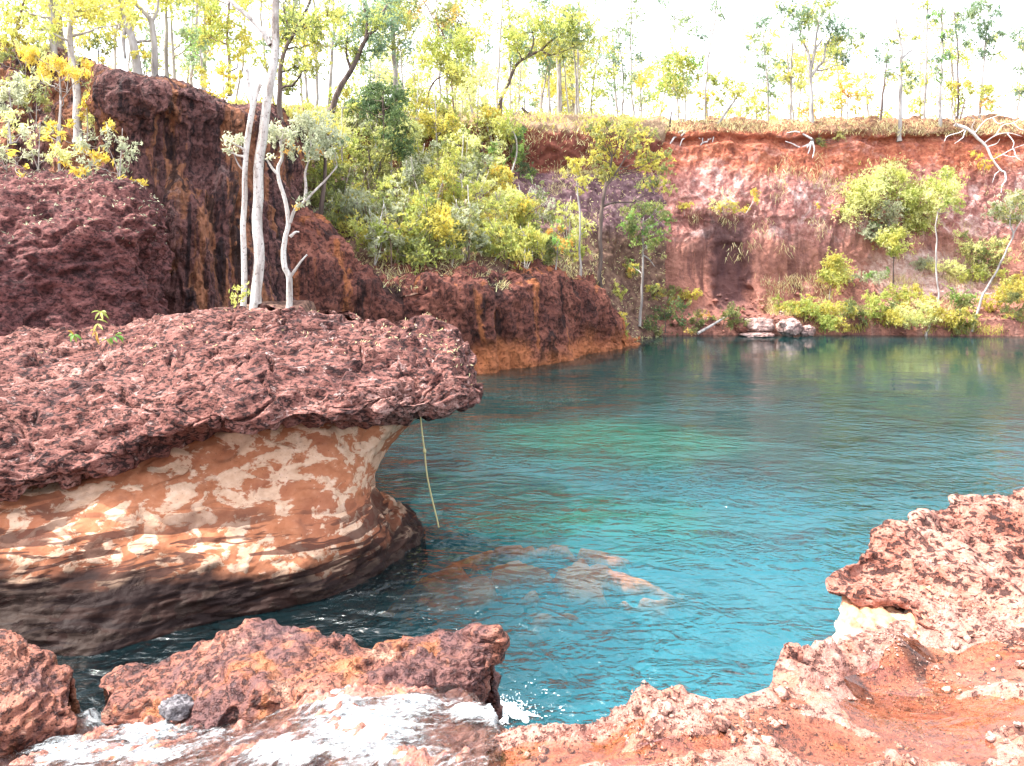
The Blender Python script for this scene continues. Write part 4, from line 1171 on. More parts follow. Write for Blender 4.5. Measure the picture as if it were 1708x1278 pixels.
tree_px('gum_tree', 'slim crooked pale tree forking beside the twin white trunks', 'tree', 12.0,
    [[(481, 524), (482, 490), (483, 462), (475, 445), (472, 420), (477, 395), (483, 372), (476, 335), (466, 305), (463, 280), (470, 262), (468, 235)],
     [(484, 462), (494, 448), (502, 436), (512, 425)],
     [(484, 372), (492, 350), (505, 338), (525, 318), (545, 298), (562, 278)],
     [(484, 395), (492, 388), (499, 387)],
     [(509, 335), (510, 310), (509, 290), (515, 268)],
     [(465, 292), (455, 282), (444, 264)]],
    [(478, 215, 24), (505, 212, 28), (530, 205, 26), (545, 225, 24), (460, 225, 18), (520, 240, 22), (490, 245, 16), (555, 255, 13), (500, 338, 11), (512, 330, 9), (448, 262, 8), (530, 260, 14)],
    0.052, brk='white', thin=0.42, pal='grey', leaf=(0.075, 0.03), spread=0.2, mix=('orange', 0.12))
tree_px('sapling', 'little leafy sprout at the foot of the twin white gum', 'sapling', 11.0, [[(398, 516), (397, 500), (396, 486)]],
    [(392, 484, 8), (405, 494, 9), (390, 498, 8), (402, 480, 6), (412, 486, 5)], 0.008, brk='brown', pal='lime', leaf=(0.08, 0.03), spread=0.08, dens=0.9)

# ------------------------------------------------------------------ trees and bushes on the left slope and clifftop
L_T = [
 # name, label, cat, Y, trunks, crown, r0, kw
 ('gum_tree', 'grey straight gum farthest left on the clifftop', 18.5, [[(90, 105), (87, 50), (85, 0), (82, -80)]], [(60, -20, 50), (110, -40, 50), (30, 10, 40)], 0.09, dict(brk='grey', pal='lime', dens=0.6)),
 ('gum_tree', 'stout grey gum whose trunk shows behind the thin leftmost gum', 20.5, [[(97, 75), (94, 40), (92, 0), (90, -70)]], [(60, -35, 60), (130, -20, 60), (150, 12, 38)], 0.17, dict(brk='grey', pal='lime', dens=0.6)),
 ('gum_tree', 'slender pale gum standing on the left slope among yellow wattles', 15.8, [[(131, 238), (129, 180), (126, 130), (119, 88), (117, 40), (116, -40)]], [(150, 22, 42), (100, 12, 36), (180, 5, 40), (70, 42, 32), (200, 40, 30)], 0.085, dict(brk='white', pal='lime', mix=('yellow', .5), thin=0.5, dens=0.55)),
 ('gum_tree', 'leaning grey gum on the clifftop bending left towards its top', 19, [[(232, 102), (222, 68), (211, 38), (204, 10), (198, -30)], [(212, 42), (206, 65), (209, 98)]], [(170, -15, 50), (230, -35, 40), (196, 40, 18), (260, 62, 12)], 0.11, dict(brk='grey', pal='lime', mix=('yellow', .4), dens=0.6)),
 ('gum_tree', 'forked dark limbed gum right of the leaning clifftop gum', 19.5, [[(259, 108), (256, 70), (253, 38), (240, 22), (226, 6), (214, -15)], [(253, 38), (262, 18), (264, -5)]], [(280, -8, 32), (215, -30, 40), (262, 20, 10)], 0.085, dict(brk='grey', pal='lime')),
 ('gum_tree', 'thin straight gum stem just right of the forked clifftop gum', 21, [[(278, 104), (277, 60), (278, 17), (279, -30)]], [(290, -20, 34), (300, 25, 12)], 0.06, dict(brk='grey', pal='lime')),
 ('gum_tree', 'thinnest bare stem on the clifftop with hanging sprays', 22, [[(291, 100), (288, 60), (286, 28), (284, -20)]], [(310, -10, 30), (318, 55, 18), (330, 68, 16)], 0.045, dict(brk='grey', pal='blue')),
 ('wattle', 'broad yellow wattle canopy filling the top corner beside the leftmost gums', 19, [[(10, 130), (16, 80), (30, 40), (40, 0)]], [(10, 70, 32), (30, 55, 30), (55, 68, 28), (5, 105, 30), (40, 35, 34), (10, 20, 30)], 0.05, dict(brk='brown', pal='lime', mix=('yellow', .4), dens=0.6)),
 ('wattle', 'golden wattle with drooping leaves in front of the slender pale gum', 15.2, [[(96, 250), (98, 215), (101, 172), (100, 140), (98, 120)]], [(80, 112, 17), (98, 105, 16), (112, 112, 15), (70, 122, 12), (122, 118, 12), (145, 103, 13), (128, 128, 14), (140, 120, 10), (60, 92, 18), (45, 82, 14)], 0.028, dict(brk='grey', pal='gold', leaf=(0.16, 0.022), droop=1.0)),
 ('sapling', 'thin stemmed sapling with golden leaf tufts halfway down the left slope', 14.4, [[(100, 286), (99, 245), (100, 210), (102, 168)]], [(88, 210, 11), (82, 226, 10), (100, 228, 9), (93, 245, 8), (105, 222, 7)], 0.022, dict(brk='grey', pal='gold')),
 ('wattle', 'low bright yellow wattle on the rock terrace beneath the pale gum', 14.2, [[(150, 285), (152, 272), (156, 262)]], [(165, 258, 13), (175, 262, 11), (155, 270, 12), (130, 250, 12), (142, 248, 8), (135, 283, 11), (112, 270, 8)], 0.012, dict(brk='grey', pal='gold')),
 ('wattle', 'small yellow wattle against the side of the dark clifftop buttress', 15.0, [[(182, 240), (181, 222), (180, 210)]], [(180, 208, 11), (175, 216, 8), (187, 205, 6)], 0.01, dict(brk='grey', pal='gold')),
 ('wattle', 'upright yellow wattle between the pale gum and the cliff buttress', 15.6, [[(146, 235), (146, 205), (145, 180)]], [(143, 162, 12), (146, 178, 12), (140, 190, 9), (168, 190, 9), (118, 203, 9)], 0.014, dict(brk='grey', pal='gold')),
 ('wattle', 'lowest yellow wattle hanging over the terrace edge by the streaked cliff', 14.0, [[(215, 312), (214, 304), (212, 300)]], [(205, 302, 9), (218, 304, 8), (232, 304, 8), (240, 303, 5)], 0.008, dict(brk='grey', pal='gold')),
 ('wattle', 'tiny golden shrub at the left border above the dark rock terrace', 13.6, [[(27, 275), (26, 264), (25, 256)]], [(25, 256, 7), (20, 262, 4), (42, 280, 5), (38, 292, 6)], 0.006, dict(brk='grey', pal='gold')),
 ('shrub', 'pale grey leaved shrub high at the left border of the slope', 16.2, [[(20, 200), (18, 175), (15, 150)]], [(10, 150, 26), (34, 165, 22), (8, 182, 22), (28, 140, 18)], 0.02, dict(brk='grey', pal='grey', dens=0.8)),
 ('shrub', 'pale straggly shrub low at the left border of the slope', 15.2, [[(18, 240), (16, 215), (14, 200)]], [(12, 200, 22), (34, 190, 16), (6, 222, 16), (40, 214, 10)], 0.02, dict(brk='grey', pal='pale', dens=0.6)),
 ('shrub', 'olive bush on the clifftop left of the leaning gum', 19.2, [[(165, 95), (164, 80), (162, 66)]], [(150, 62, 16), (168, 58, 18), (185, 72, 12), (140, 78, 12), (180, 85, 10)], 0.02, dict(brk='dark', pal='olive', dens=0.8)),
 ('shrub', 'yellow leafed bush on the clifftop between the leaning and forked gums', 20, [[(240, 105), (240, 90), (238, 78)]], [(236, 76, 14), (246, 92, 10), (228, 92, 9)], 0.014, dict(brk='dark', pal='yellow', dens=0.8)),
 ('shrub', 'spreading golden bush over the clifftop edge left of the white trunks', 18.2, [[(372, 172), (373, 150), (372, 135)]], [(372, 122, 18), (350, 140, 12), (385, 145, 14), (362, 158, 12), (340, 118, 14), (395, 128, 14)], 0.02, dict(brk='brown', pal='yellow', mix=('gold', 0.4))),
 ('gum_tree', 'thin yellow leafed gum just left of the white trunks', 20.5, [[(383, 160), (382, 100), (380, 50), (382, 0), (384, -40)]], [(380, 45, 34), (355, 20, 30), (405, 60, 26), (350, 60, 22), (392, 92, 20), (345, -12, 28), (402, 10, 24)], 0.045, dict(brk='brown', pal='lime', mix=('yellow', 0.4))),
 ('gum_tree', 'green crowned gum between the clifftop buttress and white trunks', 24, [[(338, 128), (335, 95), (332, 62)]], [(320, 66, 18), (340, 56, 18), (330, 82, 12)], 0.04, dict(brk='grey', pal='green', dens=0.8)),
 ('gum_tree', 'dark limbed gum spreading right behind the white trunks', 19.5, [[(468, 215), (466, 150), (470, 100), (488, 58), (505, 28), (522, -8)], [(486, 60), (478, 35), (472, 5)], [(468, 105), (455, 85), (450, 60)]],
    [(510, 40, 34), (488, 22, 30), (530, 70, 28), (470, 60, 24), (520, 105, 26), (495, 110, 24), (545, 20, 30), (480, 145, 20)], 0.07, dict(brk='dark', pal='lime', mix=('olive', 0.3))),
 ('gum_tree', 'slanting dark stemmed gum with blue-green crown over the brushy slope', 24, [[(552, 186), (562, 158), (582, 124), (594, 100), (609, 68), (630, 38), (645, 10)], [(586, 118), (578, 90), (580, 60)], [(609, 70), (612, 40), (606, 5)]],
    [(610, 20, 36), (640, 35, 30), (585, 40, 32), (570, 75, 28), (630, 80, 26), (600, 95, 24), (650, 5, 28), (560, 25, 26)], 0.10, dict(brk='dark', pal='blue', mix=('lime', 0.4))),
 ('gum_tree', 'straight grey trunked gum right of the slanting blue-green gum', 29, [[(662, 205), (660, 134), (656, 60), (653, 0), (650, -40)]], [(650, 15, 38), (680, 45, 28), (632, 60, 26), (668, 80, 24), (640, -20, 40)], 0.11, dict(brk='grey', pal='blue', mix=('lime', 0.5))),
 ('gum_tree', 'bushy dark green tree standing out on the slope top', 25.5, [[(640, 272), (642, 235), (640, 195), (638, 165)]],
    [(615, 160, 24), (640, 150, 24), (660, 165, 24), (600, 180, 20), (630, 185, 26), (660, 195, 26), (678, 215, 20), (650, 225, 22), (625, 145, 18), (683, 240, 16), (668, 250, 18), (645, 175, 22)], 0.07, dict(brk='dark', pal='dark', dens=1.1)),
]
for name, label, Y, tr, cw, r0, kw in L_T:
    if tr[0][0][0] < 400 and tr[0][0][1] < 135:            # rooted below the crest of the clifftop
        q0 = tr[0][0]; tr[0][0] = (q0[0], q0[1] + (38 if q0[0] > 140 else 14))
    tree_px(name, label, {'gum_tree': 'tree', 'wattle': 'wattle', 'shrub': 'bush', 'sapling': 'sapling'}[name], Y, tr, cw, r0, **kw)

# scrub on the left slope and clifftop
rng = np.random.default_rng(55)
for i, (px, py, pal_, lbl) in enumerate((
    (10, 285, 'grey', 'grey scrub on the dark rock terrace at the left border'), (62, 278, 'pale', 'pale scrub on the terrace left of the golden tufted sapling'), (60, 215, 'olive', 'olive scrub halfway up the left slope'),
    (120, 240, 'grey', 'grey twiggy scrub at the foot of the slender pale gum'), (40, 130, 'olive', 'olive scrub high on the left slope under the wattle canopy'), (75, 165, 'grey', 'grey scrub above the golden tufted sapling'),
    (160, 190, 'olive', 'olive scrub tucked beside the dark cliff buttress'), (200, 290, 'grey', 'grey scrub at the terrace end by the streaked cliff'), (130, 110, 'yellow', 'yellow scrub on the slope top behind the slender gum'),
    (60, 100, 'pale', 'pale scrub on the slope top under the leftmost gums'), (112, 150, 'pale', 'pale scrub behind the golden drooping wattle'), (30, 180, 'lime', 'lime scrub between the two pale shrubs at the left'), (165, 245, 'pale', 'pale wispy scrub over the low bright wattle'))):
    Gd = cliff_grid if py < 262 else mound_grid
    b = snap(Gd, px, py)
    cl = [(b + np.array([rng.normal() * .35, -0.1 + rng.normal() * .2, rng.uniform(.15, .7)]), rng.uniform(.12, .24)) for _ in range(5)]
    _seed[0] += 1
    plant('shrub', lbl, 'bush', None, [[b - np.array([0, 0, .05]), b + np.array([.05, -.05, .4]), b + np.array([.1, -.1, .85])], [b, b + np.array([-.1, -.05, .35]), b + np.array([-.25, -.1, .7])]], cl, 0.012, pal=pal_, dens=0.6, leaf=(0.09, 0.024), brk='grey', seed=_seed[0])

# ------------------------------------------------------------------ gums on the far rim
R_T = [
 ('thin stem pair with yellow-green crown left of the curved rim gum', 33, [[(788, 208), (786, 176), (778, 140), (768, 110), (760, 70)], [(692, 210), (692, 183), (691, 120), (690, 63)]], [(770, 85, 28), (748, 65, 26), (790, 60, 28), (735, 95, 24), (760, 120, 24), (782, 135, 22), (720, 70, 22), (705, 100, 20)], 0.06, dict(pal='lime', brk='grey')),
 ('crooked dark stem curling right above the scarp', 32.5, [[(711, 206), (712, 180), (714, 160), (724, 136), (738, 127), (750, 120)]], [(755, 118, 18), (765, 130, 16), (740, 110, 14), (720, 175, 15)], 0.06, dict(pal='olive', brk='dark')),
 ('high leaning crown over the thin stem pair', 35, [[(756, 205), (752, 120), (738, 58), (722, 28), (704, 0)]], [(745, 15, 28), (765, 30, 24), (735, 35, 20), (700, 8, 20), (690, 20, 16)], 0.05, dict(pal='olive', brk='brown', mix=('orange', .15))),
 ('curved trunk rim gum sweeping right under a broad open crown', 33, [[(834, 200), (834, 178), (838, 160), (848, 141), (857, 116), (868, 102), (880, 95), (900, 86), (918, 92)], [(880, 95), (890, 70), (885, 45)], [(900, 86), (930, 60), (955, 50)]],
    [(880, 50, 26), (905, 32, 28), (935, 45, 28), (965, 62, 24), (915, 70, 26), (955, 25, 24), (985, 42, 18), (860, 75, 20), (985, 68, 14), (890, 85, 18), (940, 15, 20), (848, 62, 15), (850, 100, 18)], 0.10, dict(pal='lime', brk='dark', mix=('blue', .25))),
 ('stout grey trunk under the broad open crown of the curved gum', 36, [[(934, 212), (933, 160), (931, 88), (928, 60)]], [(925, 50, 22), (945, 75, 20)], 0.15, dict(pal='lime', brk='grey')),
 ('very thin upright stem right of the stout grey trunk', 36, [[(950, 210), (946, 160), (941, 110), (938, 90)]], [(938, 88, 15), (948, 100, 10)], 0.045, dict(pal='olive', brk='grey')),
 ('thin rim stem leaning slightly left with a few high leaves', 34, [[(972, 214), (962, 196), (961, 141), (958, 90), (957, 60)]], [(957, 70, 16), (950, 58, 14)], 0.06, dict(pal='olive', brk='grey')),
 ('sparse gum with thin blue-green sprays right of the broad open crown', 38, [[(1035, 215), (1040, 150), (1035, 80), (1028, 40)]], [(1020, 100, 17), (1040, 120, 17), (1030, 75, 12), (1060, 95, 14), (1045, 150, 16), (1052, 62, 14), (1022, 145, 14)], 0.045, dict(pal='blue', brk='grey', dens=0.7)),
 ('rounded yellow-green crowned gum over exposed white roots', 34.5, [[(1143, 222), (1143, 180), (1141, 140), (1136, 105)], [(1146, 222), (1147, 180), (1146, 120)], [(1139, 222), (1132, 170), (1120, 140)]],
    [(1130, 95, 24), (1112, 105, 18), (1150, 100, 20), (1130, 120, 26), (1110, 130, 20), (1155, 118, 18), (1125, 145, 20), (1100, 148, 15), (1140, 150, 18)], 0.045, dict(pal='lime', brk='white', mix=('green', .3))),
 ('short dark broken trunk at the rim beside the white roots', 34.3, [[(1118, 245), (1117, 215), (1120, 187)]], [], 0.07, dict(pal='olive', brk='dark')),
 ('leaning rim trunk angling up to the right above a dark root hollow', 34.3, [[(1180, 238), (1192, 215), (1210, 190), (1226, 166), (1236, 150)]], [(1228, 150, 16), (1215, 140, 16), (1195, 130, 18), (1240, 140, 10), (1205, 160, 12)], 0.075, dict(pal='lime', brk='grey')),
 ('very tall hair-thin gum rising out of the view over the leaning rim trunk', 36, [[(1176, 210), (1177, 150), (1181, 100), (1190, 50), (1195, 0), (1198, -30)]], [(1198, 8, 14), (1203, 25, 10), (1160, 45, 14), (1150, 30, 12), (1170, 60, 12)], 0.05, dict(pal='blue', brk='grey', dens=0.7)),
 ('wispy gum with thin high sprays right of the leaning rim trunk', 37, [[(1281, 210), (1281, 150), (1276, 90), (1272, 54)]], [(1265, 42, 15), (1258, 60, 12), (1272, 85, 14), (1250, 80, 10), (1270, 110, 14), (1285, 130, 14), (1262, 130, 14), (1290, 155, 14)], 0.05, dict(pal='blue', brk='grey', dens=0.7)),
 ('straight thin gum just left of the large forked rim gum', 36, [[(1319, 210), (1320, 150), (1321, 80), (1322, 60)]], [(1335, 110, 16), (1310, 130, 16), (1330, 140, 16), (1300, 115, 12)], 0.06, dict(pal='lime', brk='grey', dens=0.8)),
 ('large forked gum on the far rim with pale roots down the cliff', 34.4, [[(1354, 246), (1354, 205), (1353, 160), (1352, 128)], [(1352, 130), (1350, 95), (1342, 75), (1333, 60)], [(1353, 128), (1364, 112), (1374, 100), (1378, 75), (1388, 60)], [(1352, 120), (1358, 90), (1362, 60), (1366, 35)], [(1354, 112), (1360, 85), (1372, 65)]],
    [(1335, 40, 20), (1320, 22, 18), (1350, 20, 20), (1368, 28, 22), (1390, 45, 20), (1378, 8, 18), (1405, 62, 18), (1425, 72, 16), (1398, 88, 18), (1388, 70, 16), (1340, 62, 12), (1440, 62, 10), (1410, 100, 14), (1300, 8, 12)], 0.125, dict(pal='blue', brk='grey', mix=('lime', .3))),
 ('orange-yellow leafed tree right of the large forked rim gum', 37, [[(1414, 212), (1414, 180), (1415, 150)]], [(1405, 145, 15), (1420, 135, 15), (1415, 160, 15), (1398, 165, 12), (1432, 160, 12), (1400, 180, 12), (1425, 180, 12)], 0.04, dict(pal='orange', brk='grey', mix=('yellow', .4), dens=0.8)),
 ('dark thin slightly bent stem right of the orange leafed tree', 36, [[(1468, 210), (1471, 170), (1476, 130), (1480, 104)]], [(1482, 98, 12), (1470, 100, 11), (1490, 120, 10), (1462, 85, 9)], 0.06, dict(pal='blue', brk='dark', dens=0.7)),
 ('upright grey rim gum with bare side branch and high thin crown', 34.5, [[(1500, 236), (1501, 190), (1503, 130), (1504, 95), (1501, 60), (1494, 22)], [(1504, 98), (1515, 88), (1528, 80)]], [(1490, 65, 14), (1478, 75, 11), (1512, 112, 15), (1520, 128, 15), (1485, 118, 11), (1515, 145, 14), (1530, 60, 9), (1500, 50, 8)], 0.09, dict(pal='blue', brk='grey', mix=('lime', .4), dens=0.8)),
 ('plain straight trunk right of the grey rim gum', 37, [[(1541, 210), (1543, 150), (1545, 62), (1548, 10)]], [(1530, 165, 18), (1548, 130, 14), (1555, 40, 14), (1540, 10, 14), (1528, 185, 14)], 0.07, dict(pal='lime', brk='grey', dens=0.8)),
 ('tall straight greenish rim trunk with layered small crowns', 34.8, [[(1568, 214), (1569, 150), (1571, 80), (1571, 33), (1572, -20)]], [(1575, 60, 14), (1562, 100, 13), (1580, 90, 12), (1572, 25, 13), (1556, 30, 12), (1565, 120, 12)], 0.075, dict(pal='green', brk='grey', mix=('blue', .5), dens=0.8)),
 ('thin dark gum with blue-green crown between the two right tall trunks', 36.5, [[(1597, 212), (1598, 150), (1597, 75), (1590, 20)]], [(1605, 45, 15), (1620, 28, 16), (1610, 70, 12), (1630, 12, 14), (1600, 20, 11)], 0.05, dict(pal='blue', brk='dark', dens=0.8)),
 ('gum with heavy blue-green hanging crown near the right border', 37, [[(1634, 212), (1636, 166), (1640, 120), (1643, 83), (1648, 40)]], [(1648, 62, 20), (1640, 40, 18), (1655, 25, 16), (1625, 15, 16), (1650, 85, 15), (1668, 55, 10), (1632, 88, 11), (1645, 5, 14)], 0.07, dict(pal='blue', brk='grey', dens=0.9)),
 ('low spreading green bushy tree beneath the heavy hanging crown', 36.5, [[(1598, 214), (1604, 190), (1610, 165)], [(1600, 212), (1592, 185), (1588, 160)]], [(1590, 145, 17), (1605, 155, 16), (1620, 140, 15), (1640, 150, 17), (1650, 165, 14), (1580, 160, 13), (1600, 135, 12), (1655, 178, 12)], 0.05, dict(pal='lime', brk='brown', mix=('orange', .2))),
 ('gum mostly out of view at the top right corner', 36.5, [[(1722, 212), (1720, 120), (1714, 60)]], [(1700, 52, 14), (1712, 75, 16), (1690, 62, 8), (1705, 112, 12), (1700, 150, 14)], 0.06, dict(pal='blue', brk='grey', dens=0.8)),
 ('golden leafed small tree behind the leaning rim trunk', 38, [[(1180, 212), (1180, 185), (1179, 165)]], [(1178, 162, 14), (1190, 155, 12), (1168, 158, 11), (1190, 175, 11), (1170, 180, 12)], 0.03, dict(pal='gold', brk='brown', mix=('lime', .3), dens=0.8)),
 ('small yellow-green tree on the rim between wispy gum and leaning trunk', 38, [[(1262, 212), (1262, 190), (1262, 170)]], [(1255, 160, 15), (1270, 150, 14), (1245, 178, 13), (1265, 185, 14), (1282, 178, 14)], 0.03, dict(pal='lime', brk='brown', dens=0.8)),
]
for i, (label, Y, tr, cw, r0, kw) in enumerate(R_T):
    tree_px('gum_tree', label, 'tree', Y, tr, cw, r0, leaf=(0.16, 0.05), group='gums along the far rim', **kw)

# thin gums farther back: nothing in the photograph tells them apart
rng = np.random.default_rng(77)
def zplat(x, y):
    V = PLATEAU.reshape(-1, 3)
    return V[np.argmin((V[:, 0] - x) ** 2 + (V[:, 1] - y) ** 2), 2]
for i in range(72):
    if i < 12:
        px = rng.uniform(120, 620); Y = rng.uniform(28, 42)
    else:
        px = rng.uniform(600, 1000) if i < 40 else rng.uniform(640, 1760); Y = rng.uniform(38, 60)
    x = (px - 854) / FOC * Y
    b = np.array([x, Y, zplat(x, Y) - 0.05])
    h = rng.uniform(6.5, 10.5)
    top = b + np.array([rng.normal() * 0.5, rng.normal() * 0.5, h])
    mid = (b + top) / 2 + np.array([rng.normal() * 0.25, 0, 0])
    cl = []
    for k in range(rng.integers(6, 11)):
        f = rng.uniform(0.42, 1.05)
        c = b + (top - b) * f + np.array([rng.normal() * 0.8, rng.normal() * 0.8, 0])
        cl.append((c, rng.uniform(0.4, 0.75)))
    _seed[0] += 1
    pz = i % 4
    zone = 'behind the left clifftop' if px < 420 else ('behind the top of the brushy slope' if px < 860 else ('behind the rim between curved gum and white roots' if px < 1120 else ('behind the rim around the large forked gum' if px < 1450 else 'behind the rim above the toppled dead tree')))
    plant('gum_tree', ['thin yellow-green gum far back ', 'thin blue-green gum far back ', 'thin golden green gum far back ', 'thin pale lime gum far back '][pz] + zone, 'tree', 'distant gums behind the rim', [[b, mid, top]], cl, rng.uniform(0.05, 0.09),
          pal=['lime', 'blue', 'yellow', 'pale'][pz], dens=0.55, leaf=(0.19, 0.065), brk='grey', seed=_seed[0])

